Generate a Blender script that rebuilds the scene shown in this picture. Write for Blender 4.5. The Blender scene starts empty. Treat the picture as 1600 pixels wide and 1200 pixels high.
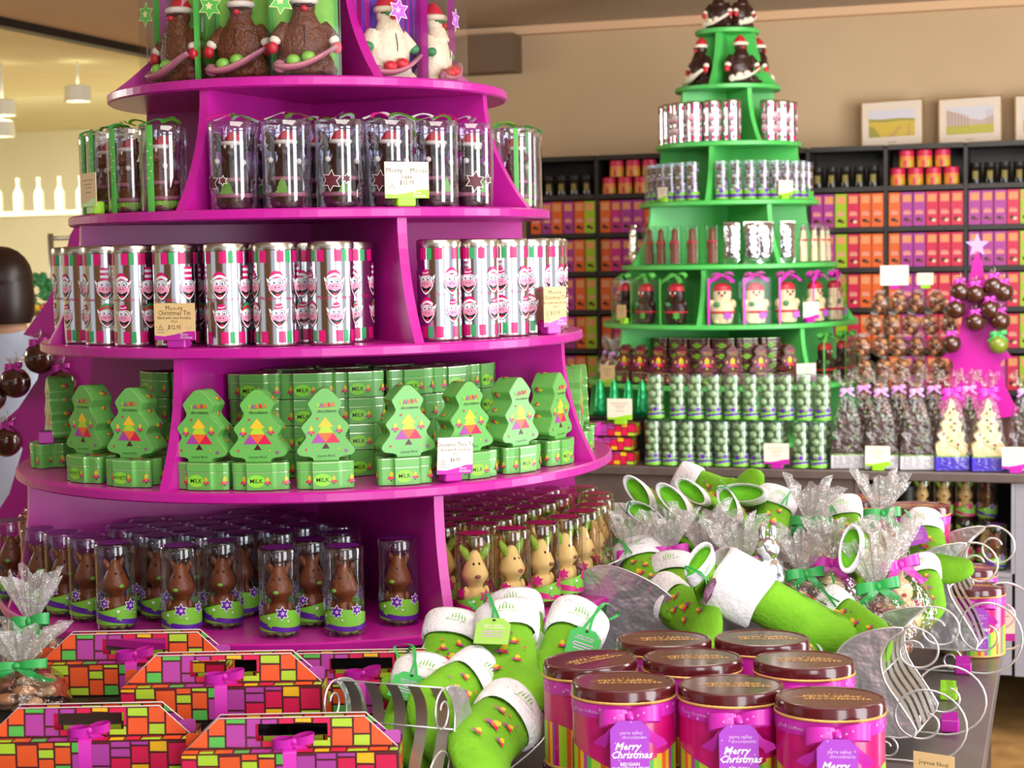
import bpy, math, random
from mathutils import Vector, Matrix
rnd = random.Random(7)
sin, cos, pi = math.sin, math.cos, math.pi
sc = bpy.context.scene
COL = sc.collection

# ------------------------------------------------------------------ camera
FPX, PITCH, ROLL, CZ = 2700.0, .0749, .0185, 1.65
_F = Vector((0, cos(PITCH), -sin(PITCH)))
_R0 = Vector((1, 0, 0)); _U0 = Vector((0, sin(PITCH), cos(PITCH)))
_R = _R0*cos(ROLL) - _U0*sin(ROLL)
_U = _R0*sin(ROLL) + _U0*cos(ROLL)
CAM = Vector((0, 0, CZ))
cd = bpy.data.cameras.new('camera'); cam = bpy.data.objects.new('camera', cd); COL.objects.link(cam)
m3 = Matrix((_R, _U, -_F)).transposed()
cam.matrix_world = Matrix.Translation(CAM) @ m3.to_4x4()
cd.sensor_width = 36; cd.lens = FPX/1600*36; cd.clip_start = .05
cd.dof.use_dof = True; cd.dof.focus_distance = 2.95; cd.dof.aperture_fstop = 8.5
sc.camera = cam

def ray(x, y): return _F + _R*((x-800)/FPX) - _U*((y-600)/FPX)
def onz(x, y, z):
    d = ray(x, y); return CAM + d*((z-CZ)/d.z)
def at(x, y, Y):
    d = ray(x, y); return CAM + d*(Y/d.y)
def pxof(P):
    d = Vector(P)-CAM; w = d.dot(_F); return 800+FPX*d.dot(_R)/w, 600-FPX*d.dot(_U)/w
UX = Vector((.952, -.305, 0)); NX = Vector((.305, .952, 0)); RYAW = -math.atan2(.305, .952)
def room(u, b, z): return UX*u + NX*b + Vector((0, 0, z))

# ------------------------------------------------------------------ materials
def lin(h):
    if isinstance(h, str):
        h = h.lstrip('#'); c = [int(h[i:i+2], 16)/255 for i in (0, 2, 4)]
    else: c = [v/255 for v in h]
    return [(v/12.92 if v <= .04045 else ((v+.055)/1.055)**2.4) for v in c] + [1]
MATS = {}
def mat(name, col='#808080', rough=.5, metal=0.0, var=0.0, vscale=30, bump=0.0, bscale=60, spec=.5, emit=0, sheen=0, coat=0):
    if name in MATS: return MATS[name]
    m = bpy.data.materials.new(name); m.use_nodes = True; nt = m.node_tree; b = nt.nodes['Principled BSDF']
    c = lin(col)
    b.inputs['Base Color'].default_value = c; b.inputs['Roughness'].default_value = rough; b.inputs['Metallic'].default_value = metal
    b.inputs['Specular IOR Level'].default_value = spec
    if coat: b.inputs['Coat Weight'].default_value = coat; b.inputs['Coat Roughness'].default_value = .08
    if emit: b.inputs['Emission Color'].default_value = c; b.inputs['Emission Strength'].default_value = emit
    if var or bump:
        tc = nt.nodes.new('ShaderNodeTexCoord')
    if var:
        n = nt.nodes.new('ShaderNodeTexNoise'); n.inputs['Scale'].default_value = vscale; n.inputs['Detail'].default_value = 3
        nt.links.new(tc.outputs['Object'], n.inputs['Vector'])
        r = nt.nodes.new('ShaderNodeValToRGB')
        r.color_ramp.elements[0].position = .3; r.color_ramp.elements[1].position = .7
        r.color_ramp.elements[0].color = [v*(1-var) for v in c[:3]]+[1]; r.color_ramp.elements[1].color = [min(1, v*(1+var)) for v in c[:3]]+[1]
        nt.links.new(n.outputs['Fac'], r.inputs['Fac']); nt.links.new(r.outputs['Color'], b.inputs['Base Color'])
    if bump:
        n2 = nt.nodes.new('ShaderNodeTexNoise'); n2.inputs['Scale'].default_value = bscale; n2.inputs['Detail'].default_value = 2
        nt.links.new(tc.outputs['Object'], n2.inputs['Vector'])
        bp = nt.nodes.new('ShaderNodeBump'); bp.inputs['Strength'].default_value = bump; bp.inputs['Distance'].default_value = .01
        nt.links.new(n2.outputs['Fac'], bp.inputs['Height']); nt.links.new(bp.outputs['Normal'], b.inputs['Normal'])
    MATS[name] = m; return m
def clear(name, tint='#f4f6fa', base=.07, edge=.75, rough=.03, bump=0, bscale=40, power=3.0, gcol='#ffffff', milky=0):
    if name in MATS: return MATS[name]
    m = bpy.data.materials.new(name); m.use_nodes = True; nt = m.node_tree; nt.nodes.clear(); N = nt.nodes.new; L = nt.links.new
    out = N('ShaderNodeOutputMaterial'); mx = N('ShaderNodeMixShader'); tr = N('ShaderNodeBsdfTransparent'); gl = N('ShaderNodeBsdfGlossy')
    tr.inputs['Color'].default_value = lin(tint); gl.inputs['Color'].default_value = lin(gcol); gl.inputs['Roughness'].default_value = rough
    lw = N('ShaderNodeLayerWeight'); lw.inputs['Blend'].default_value = .5
    pw = N('ShaderNodeMath'); pw.operation = 'POWER'; pw.inputs[1].default_value = power
    L(lw.outputs['Facing'], pw.inputs[0])
    ma = N('ShaderNodeMath'); ma.operation = 'MULTIPLY_ADD'; ma.inputs[1].default_value = edge; ma.inputs[2].default_value = base; ma.use_clamp = True
    L(pw.outputs[0], ma.inputs[0]); L(ma.outputs[0], mx.inputs['Fac']); L(tr.outputs[0], mx.inputs[1]); L(gl.outputs[0], mx.inputs[2])
    if bump:
        tc = N('ShaderNodeTexCoord'); n = N('ShaderNodeTexNoise'); n.inputs['Scale'].default_value = bscale; n.inputs['Detail'].default_value = 3
        L(tc.outputs['Object'], n.inputs['Vector']); bp = N('ShaderNodeBump'); bp.inputs['Strength'].default_value = bump; bp.inputs['Distance'].default_value = .02
        L(n.outputs['Fac'], bp.inputs['Height']); L(bp.outputs['Normal'], gl.inputs['Normal']); L(bp.outputs['Normal'], lw.inputs['Normal'])
    fin = mx
    if milky:
        df = N('ShaderNodeBsdfDiffuse'); df.inputs['Color'].default_value = lin(gcol)
        m2 = N('ShaderNodeMixShader'); m2.inputs['Fac'].default_value = milky; L(mx.outputs[0], m2.inputs[1]); L(df.outputs[0], m2.inputs[2]); fin = m2
    L(fin.outputs[0], out.inputs['Surface']); MATS[name] = m; return m

mat('magenta', '#c21c98', .3, spec=.5, var=.05, vscale=9)
mat('magenta_rim', '#cf2aa2', .3, var=.05, vscale=9)
mat('green_paint', '#55c65e', .35, var=.05, vscale=9)
mat('black', '#141210', .5); mat('white', '#f4f1ee', .5); mat('offwhite', '#e9e4da', .6)
mat('chrome_tin', '#dcdde2', .16, 1.0); mat('tin_rim', '#c9c4b8', .25, 1.0)
mat('p_magenta', '#d3126f', .35); mat('p_green', '#35a860', .35); mat('p_white', '#f1eef3', .4); mat('p_pink', '#f19ab8', .4)
mat('p_black', '#1a1216', .4); mat('p_red', '#d81b3c', .4); mat('p_blue', '#5577aa', .4)
mat('ink', '#3a2c26', .6); mat('ink_grey', '#8f8478', .6); mat('card', '#f0e3cf', .6); mat('card_tan', '#ecc98f', .6)
mat('clip_magenta', '#c026a8', .35); mat('clip_lime', '#9bdc2c', .35)
mat('purple', '#7a1fae', .4); mat('violet', '#5a1f9a', .4); mat('lime', '#8fcf2a', .5); mat('lime_tissue', '#9be04a', .6, var=.25, vscale=80, bump=.5)
mat('star_brown', '#5e1d2a', .5)
mat('choc_milk', '#7a3f1e', .38, var=.12, vscale=40, bump=.15, bscale=120); mat('choc_dark', '#33170f', .32, var=.15, vscale=40, bump=.2, bscale=120)
mat('choc_white', '#f2dcab', .42, var=.06, vscale=40); mat('choc_santa', '#6e3b22', .45, var=.15, vscale=60, bump=.5, bscale=150)
mat('cream_santa', '#efdcba', .45, var=.08, vscale=60, bump=.3, bscale=120)
mat('fig_red', '#cf2234', .4); mat('fig_white', '#f4e6d2', .5); mat('fig_green', '#7fb84a', .45); mat('fig_dkgreen', '#3c8a4e', .45); mat('fig_pink', '#b5707e', .45); mat('fig_nose', '#9a5a6a', .45)
mat('antler_green', '#86b944', .45)
mat('tin_green', '#69b455', .36, 0, coat=.08); mat('tin_edge', '#c8e0a8', .2, .5)
mat('t_yellow', '#f7c22c', .4); mat('t_lime', '#b5d334', .4); mat('t_orange', '#ee6a30', .4); mat('t_red', '#d8174a', .4); mat('t_purple', '#a83ea0', .4); mat('t_brown', '#4a1a1a', .4); mat('t_oval', '#8ee03a', .4)
mat('tin_brown', '#561624', .34, 0, coat=.1)
mat('lid_brown', '#58181c', .18, 0, coat=.5); mat('gold', '#e9b565', .4, .3); mat('tin_pink', '#cf0f74', .3, coat=.5)
mat('ribbon_pink', '#d22bb4', .35, spec=.6); mat('ribbon_green', '#2fa84e', .35, spec=.6); mat('tag_purple', '#a93cc4', .5)
mat('fleece', '#f2eef3', .9, var=.05, vscale=70, bump=.3, bscale=150); mat('felt_green', '#74b41c', .9, var=.12, vscale=25, bump=.25, bscale=200); mat('felt_in', '#6fc020', .9, var=.2, vscale=30)
mat('hammered', '#d6d5dc', .30, .72, bump=.9, bscale=32); mat('wire', '#e6e3e6', .3, .7); mat('slat', '#b0a79b', .35, .8)
mat('box_brown', '#5a1c22', .45); mat('b_purple', '#b23f9e', .45); mat('b_red', '#d8154c', .45); mat('b_orange', '#ea5a26', .45); mat('b_yellow', '#f7b91c', .45); mat('b_lime', '#b2d433', .45); mat('b_green', '#58b84c', .45); mat('card_edge', '#f3d9d5', .6)
mat('wood_dark', '#2e2723', .45, var=.2, vscale=14); mat('table_dark', '#675c58', .35, var=.12, vscale=14)
mat('wall_beige', '#cdb08a', .85, var=.03, vscale=3); mat('ceil', '#c9b49c', .9, var=.02, vscale=3); mat('wall_cream', '#ebe7c4', .8, var=.02, vscale=3)
mat('floor_wood', '#9a7444', .4, var=.25, vscale=12)
mat('counter_dark', '#5a4d48', .45, var=.12, vscale=20); mat('counter_grey', '#8a8790', .5, var=.05)
mat('skin', '#e2ad8c', .5); mat('hair', '#2a1712', .4, var=.3, vscale=90); mat('shirt', '#c6d3ea', .8, var=.04); mat('trouser', '#2c2f3a', .8)
mat('silver_foil', '#e6e8ee', .18, 1.0, bump=.9, bscale=40)
mat('box_blue', '#3a1fd0', .45); mat('box_silver', '#c9ccd6', .4, .2)
mat('pea', '#9dbd86', .35, var=.15, vscale=60); mat('mix', '#7a4a34', .4, var=.6, vscale=120)
clear('acetate'); clear('acetate_box', base=.022, edge=.55); clear('acetate_pale', tint='#f3e9d4', base=.07, edge=.7)
clear('acetate_moose', tint='#eef0fa', base=.12, edge=.85, power=2.2)
clear('cello', tint='#f6f1ee', base=.07, edge=.55, rough=.08, bump=1.0, bscale=34, power=2.2)
clear('cello_top', tint='#f0ebe8', base=.10, edge=.6, rough=.10, bump=1.0, bscale=60, power=1.8, milky=.18)

# ------------------------------------------------------------------ mesh builder
def crisp(prof):
    """support loops beside sharp corners so that smooth shading keeps walls straight"""
    P = [Vector(p) for p in prof]; out = [tuple(P[0])]; sharp = [False]*len(P)
    for i in range(1, len(P)-1):
        a, b = P[i]-P[i-1], P[i+1]-P[i]; sharp[i] = a.length > 1e-7 and b.length > 1e-7 and a.angle(b) > .6
    for i in range(1, len(P)):
        d = P[i]-P[i-1]; L = d.length
        if L > 1e-7:
            e = min(.0009, .2*L)
            if sharp[i-1]: out.append(tuple(P[i-1]+d*(e/L)))
            if sharp[i]: out.append(tuple(P[i]-d*(e/L)))
        out.append(tuple(P[i]))
    return out
class MB:
    def __init__(s): s.v = []; s.f = []; s.m = []; s.sm = []; s.names = []
    def mi(s, n):
        if n not in s.names: s.names.append(n)
        return s.names.index(n)
    def add(s, vs, fs, m, smooth=False, M=None):
        o = len(s.v); k = s.mi(m)
        s.v += [tuple(M @ Vector(v)) for v in vs] if M is not None else [tuple(v) for v in vs]
        for f in fs: s.f.append([i+o for i in f]); s.m.append(k); s.sm.append(smooth)
        return s
    def box(s, c, d, m, M=None, bev=0):
        x, y, z = [v/2 for v in d]; c = Vector(c)
        if bev:
            b = min(bev, x*.9, y*.9, z*.9); vs = []
            P = [(x-b, y), (x, y-b), (x, -y+b), (x-b, -y), (-x+b, -y), (-x, -y+b), (-x, y-b), (-x+b, y)]
            Q = [(px_-(b*.7 if px_ > 0 else -b*.7), py_-(b*.7 if py_ > 0 else -b*.7)) for px_, py_ in P]
            for zz, pp in ((-z, Q), (-z+b, P), (z-b, P), (z, Q)): vs += [(c.x+a, c.y+d_, c.z+zz) for a, d_ in pp]
            fs = [list(range(8)), list(range(31, 23, -1))]
            for r_ in range(3):
                for i in range(8): j = (i+1) % 8; fs.append([r_*8+j, r_*8+i, (r_+1)*8+i, (r_+1)*8+j])
            return s.add(vs, fs, m, False, M)
        vs = [(c.x+a*x, c.y+b*y, c.z+e*z) for e in (-1, 1) for b in (-1, 1) for a in (-1, 1)]
        return s.add(vs, [[0, 2, 3, 1], [4, 5, 7, 6], [0, 1, 5, 4], [2, 6, 7, 3], [0, 4, 6, 2], [1, 3, 7, 5]], m, False, M)
    def lathe(s, prof, m, n=24, smooth=True, M=None, a0=0, a1=2*pi, jit=0, sx=1, sy=1, seed=1):
        if smooth and not jit: prof = crisp(prof)
        full = abs(a1-a0-2*pi) < 1e-6; k = n if full else n+1; vs = []; fs = []; R = random.Random(seed)
        for r, z in prof:
            for i in range(k):
                a = a0+(a1-a0)*i/n; q = r*(1+jit*(R.random()-.5)); vs.append((q*sin(a)*sx, -q*cos(a)*sy, z*(1+jit*.3*(R.random()-.5))))
        for j in range(len(prof)-1):
            for i in range(n):
                i2 = (i+1) % k
                fs.append([j*k+i, j*k+i2, (j+1)*k+i2, (j+1)*k+i])
        return s.add(vs, fs, m, smooth, M)
    def ell(s, c, r, m, n=12, M=None, rot=None):
        if not hasattr(r, '__len__'): r = (r, r, r)
        vs = []; fs = []; h = max(4, n//2+1)
        for j in range(h+1):
            t = pi*j/h
            for i in range(n):
                a = 2*pi*i/n; p = Vector((r[0]*sin(t)*cos(a), r[1]*sin(t)*sin(a), r[2]*cos(t)))
                if rot is not None: p = rot @ p
                vs.append((c[0]+p.x, c[1]+p.y, c[2]+p.z))
        for j in range(h):
            for i in range(n):
                i2 = (i+1) % n; fs.append([j*n+i, (j+1)*n+i, (j+1)*n+i2, j*n+i2])
        return s.add(vs, fs, m, True, M)
    def tube(s, pts, r, m, n=6, M=None, closed=False, flat=None):
        pts = [Vector(p) for p in pts]; vs = []; fs = []; K = len(pts); up = Vector((.13, .21, .97)); prev = None
        for i, p in enumerate(pts):
            a = pts[(i-1) % K] if (closed or i) else p; b = pts[(i+1) % K] if (closed or i < K-1) else p
            t = (b-a).normalized() if (b-a).length > 1e-9 else Vector((0, 0, 1))
            x = (prev - t*prev.dot(t)) if prev is not None else up.cross(t)
            if x.length < 1e-4: x = Vector((1, 0, 0)).cross(t)
            x.normalize(); prev = x; y = t.cross(x)
            rr = r(i/(K-1 if K > 1 else 1)) if callable(r) else r
            for q in range(n):
                an = 2*pi*q/n; vs.append(p+x*rr*cos(an)+y*rr*sin(an)*(flat or 1))
        for i in range(K if closed else K-1):
            for q in range(n): q2 = (q+1) % n; i2 = (i+1) % K; fs.append([i*n+q, i*n+q2, i2*n+q2, i2*n+q])
        if not closed: fs += [list(range(n-1, -1, -1)), [(K-1)*n+q for q in range(n)]]
        return s.add(vs, fs, m, True, M)
    def strip(s, pts, w, m, wdir=(0, 0, 1), M=None, th=0):
        """flat ribbon along pts; wdir may be a list"""
        vs = []; fs = []
        for i, p in enumerate(pts):
            d = Vector(wdir[i] if isinstance(wdir, list) else wdir); ww = w(i/(len(pts)-1)) if callable(w) else w
            vs += [Vector(p)-d*ww/2, Vector(p)+d*ww/2]
        for i in range(len(pts)-1): fs.append([2*i, 2*i+1, 2*i+3, 2*i+2])
        return s.add(vs, fs, m, True, M)
    def prism(s, poly, z0, z1, m, M=None, mside=None, smooth=False):
        n = len(poly); vs = [(x, y, z0) for x, y in poly]+[(x, y, z1) for x, y in poly]
        s.add(vs, [list(range(n-1, -1, -1)), [n+i for i in range(n)]], m, False, M)
        return s.add(vs, [[i, (i+1) % n, n+(i+1) % n, n+i] for i in range(n)], mside or m, smooth, M)
    def poly(s, pts, m, M=None): return s.add(pts, [list(range(len(pts)))], m, False, M)
    def mesh(s, name):
        me = bpy.data.meshes.new(name); me.from_pydata(s.v, [], s.f)
        for n in s.names: me.materials.append(MATS[n])
        me.polygons.foreach_set('material_index', s.m); me.polygons.foreach_set('use_smooth', s.sm); me.update(); return me

def T(x, y, z): return Matrix.Translation((x, y, z))
def RX(a): return Matrix.Rotation(a, 4, 'X')
def RY(a): return Matrix.Rotation(a, 4, 'Y')
def RZ(a): return Matrix.Rotation(a, 4, 'Z')
def S(x, y=None, z=None): return Matrix.Diagonal((x, y or x, z or x, 1))
FRONT = RX(pi/2)          # 2D (x,y) -> (x,-0,y): facing -Y

# ------------------------------------------------------------------ 2D shapes, text, decals
_TX = {}
def text2d(t, size=1.0, shear=0, bold=0):
    key = (t, shear, bold)
    if key not in _TX:
        c = bpy.data.curves.new('t', 'FONT'); c.body = t; c.align_x = 'CENTER'; c.align_y = 'CENTER'; c.resolution_u = 1; c.shear = shear; c.offset = bold
        o = bpy.data.objects.new('t', c); COL.objects.link(o)
        me = bpy.data.meshes.new_from_object(o.evaluated_get(bpy.context.evaluated_depsgraph_get()))
        _TX[key] = ([(v.co.x, v.co.y) for v in me.vertices], [list(p.vertices) for p in me.polygons])
        bpy.data.objects.remove(o); bpy.data.curves.remove(c); bpy.data.meshes.remove(me)
    v, f = _TX[key]; return [(x*size, y*size) for x, y in v], f
def star(r, r2, n=6, x=0, y=0, a=0):
    return [(x+(r if i % 2 == 0 else r2)*sin(a+pi*i/n), y+(r if i % 2 == 0 else r2)*cos(a+pi*i/n)) for i in range(2*n)]
def ell2(x, y, rx, ry, n=14, a=0): return [(x+rx*cos(t)*cos(a)-ry*sin(t)*sin(a), y+rx*cos(t)*sin(a)+ry*sin(t)*cos(a)) for t in [2*pi*i/n for i in range(n)]]
def rect(x0, y0, x1, y1): return [(x0, y0), (x1, y0), (x1, y1), (x0, y1)]
def smooth_poly(pts, k=4, closed=True):
    out = []; n = len(pts)
    for i in range(n if closed else n-1):
        p0, p1, p2, p3 = (pts[(i+j) % n] if closed else pts[min(max(i+j, 0), n-1)] for j in (-1, 0, 1, 2))
        for q in range(k):
            t = q/k; out.append(tuple(.5*(2*b+(c-a)*t+(2*a-5*b+4*c-d)*t*t+(3*b-a-3*c+d)*t**3) for a, b, c, d in zip(p0, p1, p2, p3)))
    if not closed: out.append(tuple(pts[-1]))
    return out
class Dec:
    """flat artwork: list of (verts2d, faces, mat) stacked in layers"""
    def __init__(s): s.items = []
    def p(s, poly, m): s.items.append((poly, [list(range(len(poly)))], m)); return s
    def t(s, txt, x, y, size, m, shear=0, bold=0, a=0, w=None):
        v, f = text2d(txt, size, shear, bold)
        if w:
            ww = max(q[0] for q in v)-min(q[0] for q in v); k = w/ww; v = [(q[0]*k, q[1]*(k if size == 1 else 1)) for q in v]
        s.items.append(([(x+p*cos(a)-q*sin(a), y+p*sin(a)+q*cos(a)) for p, q in v], f, m)); return s
    def sub(s, d, x=0, y=0, k=1, a=0):
        for v, f, m in d.items: s.items.append(([(x+k*(p*cos(a)-q*sin(a)), y+k*(p*sin(a)+q*cos(a))) for p, q in v], f, m))
        return s
    def onto(s, mb, fn, lift=.0003, step=.00004):
        mw = getattr(fn, 'maxw', None)
        for i, (v, f, m) in enumerate(s.items):
            if mw and len(f) == 1 and max(q[0] for q in v)-min(q[0] for q in v) > mw*1.2:
                x0, x1 = min(q[0] for q in v), max(q[0] for q in v); n = math.ceil((x1-x0)/mw)
                for k in range(n):
                    q = clipx(clipx(v, x0+(x1-x0)*k/n, 1), x0+(x1-x0)*(k+1)/n, -1)
                    if len(q) > 2: mb.add([fn(x, y, lift+step*i) for x, y in q], [list(range(len(q)))], m)
            else: mb.add([fn(x, y, lift+step*i) for x, y in v], f, m)
def flat_map(M): return lambda x, y, h: M @ Vector((x, y, h))
def cyl_map(r, a0=0, z0=0, sy=1):
    def fn(x, y, h): return Vector(((r+h)*sin(a0+x/r), -(r*sy+h)*cos(a0+x/r), z0+y))
    fn.maxw = r*.065; return fn
def clipx(poly, xc, sg):
    out = []
    for i in range(len(poly)):
        p, q = poly[i], poly[(i+1) % len(poly)]; a, b = sg*(p[0]-xc), sg*(q[0]-xc)
        if a >= 0: out.append(p)
        if a*b < 0: t = a/(a-b); out.append((xc, p[1]+(q[1]-p[1])*t))
    return out

def mini_tree(k=1.0, brown=False):
    d = Dec()
    d.p([(-.5*k, .35*k), (.5*k, .35*k), (0, 1.0*k)], 't_yellow')
    d.p([(-.5*k, -.05*k), (.5*k, -.05*k), (.27*k, .35*k), (-.27*k, .35*k)], 't_lime')
    d.p([(-.95*k, -.7*k), (0, -.7*k), (-.5*k, -.05*k)], 't_purple')
    d.p([(-.5*k, -.05*k), (0, -.7*k), (.5*k, -.05*k)], 't_orange')
    d.p([(0, -.7*k), (.95*k, -.7*k), (.5*k, -.05*k)], 't_red')
    d.p([(-.26*k, -1.08*k), (.26*k, -1.08*k), (0, -.7*k)], 't_brown' if not brown else 't_lime')
    return d

# ------------------------------------------------------------------ things
def tag(o, label=None, cat=None, group=None, kind=None):
    for k, v in (('label', label), ('category', cat), ('group', group), ('kind', kind)):
        if v: o[k] = v
    return o
def link(name, data, parent=None, M=None):
    o = bpy.data.objects.new(name, data); COL.objects.link(o)
    if parent is not None: o.parent = parent
    if M is not None: o.matrix_world = M
    return o
def part(name, me, parent, label=None):
    o = link(name, me.mesh(name) if isinstance(me, MB) else me, parent)
    if label: o['label'] = label
    return o
class Proto:
    def __init__(s): s.parts = []
    def add(s, name, mb, parent=None, label=None, stuff=False):
        s.parts.append((name, mb.mesh(name) if isinstance(mb, MB) else mb, parent, label, stuff)); return len(s.parts)-1
ALL = []
def place(P, name, M, label=None, cat=None, group=None, skip=(), only_top=False):
    if not isinstance(M, Matrix): M = T(*M)
    if len(P.parts) == 1:
        root = link(name, P.parts[0][1], None, M); tag(root, label, cat, group); return root
    root = link(name, None, None, M); root.empty_display_size = .02; tag(root, label, cat, group); obs = []
    for nm, me, par, lb, st in P.parts:
        if nm in skip or (only_top and par is not None): obs.append(None); continue
        o = link(nm, me, root if par is None else obs[par])
        if lb: o['label'] = lb
        if st: o['kind'] = 'stuff'
        obs.append(o)
    return root
def single(name, mb, label, cat, group=None, M=None, kind=None):
    o = link(name, mb.mesh(name), None, M); tag(o, label, cat, group, kind); return o
def struct(name, mb, M=None): return single(name, mb, None, None, None, M, 'structure')
ORD = ['leftmost', 'second from left', 'third from left', 'fourth from left', 'fifth from left', 'sixth from left', 'seventh from left', 'eighth from left', 'ninth from left', 'tenth from left', 'eleventh from left', 'twelfth from left', 'thirteenth from left', 'fourteenth from left', 'fifteenth from left', 'sixteenth from left', 'seventeenth from left', 'eighteenth from left', 'nineteenth from left', 'twentieth from left']
def by_row(obs, text, cat, group=None, first=None):
    """label each of a row by its place from the left as seen"""
    obs = sorted(obs, key=lambda o: pxof(o.matrix_world.translation)[0])
    n = len(obs)
    for i, o in enumerate(obs):
        w = 'only' if n == 1 else ORD[i] if i < n-1 or n < 3 and i == 0 else 'rightmost'
        if n == 2: w = ('left', 'right')[i]
        tag(o, text.replace('@', w), cat, group)
    return obs
def remesh(mb, vox, name, m):
    me = mb.mesh(name); o = bpy.data.objects.new('tmp', me); COL.objects.link(o)
    md = o.modifiers.new('r', 'REMESH'); md.mode = 'VOXEL'; md.voxel_size = vox; md.use_smooth_shade = True
    sm = o.modifiers.new('s', 'SMOOTH'); sm.iterations = 3; sm.factor = .5
    out = bpy.data.meshes.new_from_object(o.evaluated_get(bpy.context.evaluated_depsgraph_get())); out.name = name
    bpy.data.objects.remove(o); out.materials.clear(); out.materials.append(MATS[m])
    for p in out.polygons: p.use_smooth = True; p.material_index = 0
    return out
WORLD, EXPO = .6, .1
mat('cornice', '#e9bf96', .8); mat('vent_dark', '#7d6450', .8); mat('lamp_metal', '#e8e6d8', .4); mat('lamp_glow', '#fff4cc', .5, emit=6); mat('frost', '#bdb995', .4); mat('ledge', '#bdb893', .8)
for a, b in (('s_purple', '#b83f9e'), ('s_orange', '#f06a28'), ('s_lime', '#a8cb1f'), ('s_red', '#dc2450'), ('s_pink', '#d8308c'), ('s_orange2', '#f08a3c'), ('label_peach', '#f2a06c'), ('label_peach2', '#f0a08c'), ('label_olive', '#8c7d3a'), ('jar_dark', '#1c1612'), ('mount', '#e8d6c2'), ('gold_frame', '#a07840'), ('pt_sky', '#d9d3da'), ('pt_ochre', '#d5b648'), ('pt_olive', '#a59a45'), ('pt_path', '#c9a05a'), ('pt_green', '#c2b850'), ('pt_mauve', '#cdb3a8'), ('pt_trunk', '#9b7f6c')):
    mat(a, b, .4 if a.startswith('s_') else .6)
MATS['jar_dark'].node_tree.nodes['Principled BSDF'].inputs['Roughness'].default_value = .12
mat('reflection_brown', '#9a6a3c', .8)  # for the added wall that the silver tins reflect
# ------------------------------------------------------------------ world, lights
w = bpy.data.worlds.new('world'); sc.world = w; w.use_nodes = True
bgn = w.node_tree.nodes['Background']; bgn.inputs['Color'].default_value = (.93, .95, 1, 1); bgn.inputs['Strength'].default_value = WORLD
sc.view_settings.view_transform = 'Standard'; sc.view_settings.look = 'None'; sc.view_settings.exposure = EXPO
cy = sc.cycles
cy.max_bounces = 10; cy.diffuse_bounces = 3; cy.glossy_bounces = 4; cy.transmission_bounces = 4; cy.transparent_max_bounces = 32
cy.caustics_reflective = False; cy.caustics_refractive = False; cy.sample_clamp_indirect = 4; cy.sample_clamp_direct = 12
cy.use_denoising = True; cy.use_adaptive_sampling = True; cy.adaptive_threshold = .015
try: cy.denoiser = 'OPENIMAGEDENOISE'
except Exception: pass
def area(name, loc, target, sx, sy, power, col=(1, 1, 1)):
    l = bpy.data.lights.new(name, 'AREA'); l.shape = 'RECTANGLE'; l.size = sx; l.size_y = sy; l.energy = power; l.color = col
    o = link(name, l); d = (Vector(target)-Vector(loc)).normalized(); o.matrix_world = T(*loc) @ d.to_track_quat('-Z', 'Y').to_matrix().to_4x4(); return o
area('window_light', (2.7, .1, 1.35), (-.3, 3.4, 1.35), 1.3, 2.7, 92, (.93, .96, 1))
area('window_light', (1.0, -1.6, 1.35), (-.2, 3.4, 1.35), 1.0, 2.7, 58, (.95, .97, 1))
area('window_light', (3.6, 3.4, 1.45), (.8, 6.5, 1.4), 1.6, 2.6, 130, (.95, .97, 1))
area('overhead_fill', (.2, 2.0, 2.72), (.2, 2.6, 0), 1.6, 1.6, 42, (1, .95, .87))  # unseen fill added above the table and magenta tree
area('overhead_fill', (1.2, 5.2, 2.72), (1.0, 6.6, 0), 1.8, 1.8, 86, (1, .94, .85))  # unseen fill added to brighten the back counter and wall
area('overhead_fill', tuple(room(-6.6, 9.6, 2.66)), tuple(room(-6.6, 10.2, 0)), 2.6, 2.6, 260, (1, .97, .90))
area('overhead_fill', tuple(room(-6.8, 4.5, 2.66)), tuple(room(-6.0, 4.5, 0)), 2.2, 2.2, 190, (1, .97, .90))

# ------------------------------------------------------------------ room shell
RM = RZ(RYAW)    # local x=u, y=b
def rbox(u0, u1, b0, b1, z0, z1, m): return MB().box(((u0+u1)/2, (b0+b1)/2, (z0+z1)/2), (u1-u0, b1-b0, z1-z0), m)
struct('floor', rbox(-10, 4.2, -3, 13, -.06, 0, 'floor_wood'), RM)
struct('wall_back', rbox(-4.63, 4.2, 8.33, 8.45, 0, 2.8, 'wall_beige'), RM)
struct('wall_far', rbox(-10, -4.63, 12.6, 12.7, 0, 2.8, 'wall_cream'), RM)
struct('wall_return', rbox(-4.63, -4.5, 8.45, 12.6, 0, 2.8, 'wall_cream'), RM)
struct('reflection_wall', rbox(-4.63, -.9, -2.4, -2.3, 0, 2.8, 'reflection_brown'), RM)  # partial wall added out of view for brown reflections in the tins
struct('wall_left', rbox(-10.1, -10, -3, 12.7, 0, 2.8, 'wall_cream'), RM)
struct('wall_right', rbox(4.2, 4.3, 5.4, 8.45, 0, 2.8, 'wall_beige'), RM)
struct('ceiling', rbox(-4.63, 4.2, .2, 8.45, 2.775, 2.86, 'ceil'), RM)
struct('ceiling_far', rbox(-10.1, -4.70, -3, 12.7, 2.74, 2.86, 'wall_cream'), RM)
struct('trim_1', rbox(-4.70, -4.63, .2, 12.6, 2.735, 2.86, 'black'), RM)
struct('trim_2', rbox(-4.63, 4.2, 8.27, 8.33, 2.735, 2.775, 'cornice'), RM)
struct('trim_3', rbox(-3.4, -2.585, 8.18, 8.33, 2.55, 2.735, 'vent_dark'), RM)
struct('baseboard_back', rbox(-4.63, 4.2, 8.31, 8.33, 0, .1, 'wood_dark'), RM)

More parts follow.
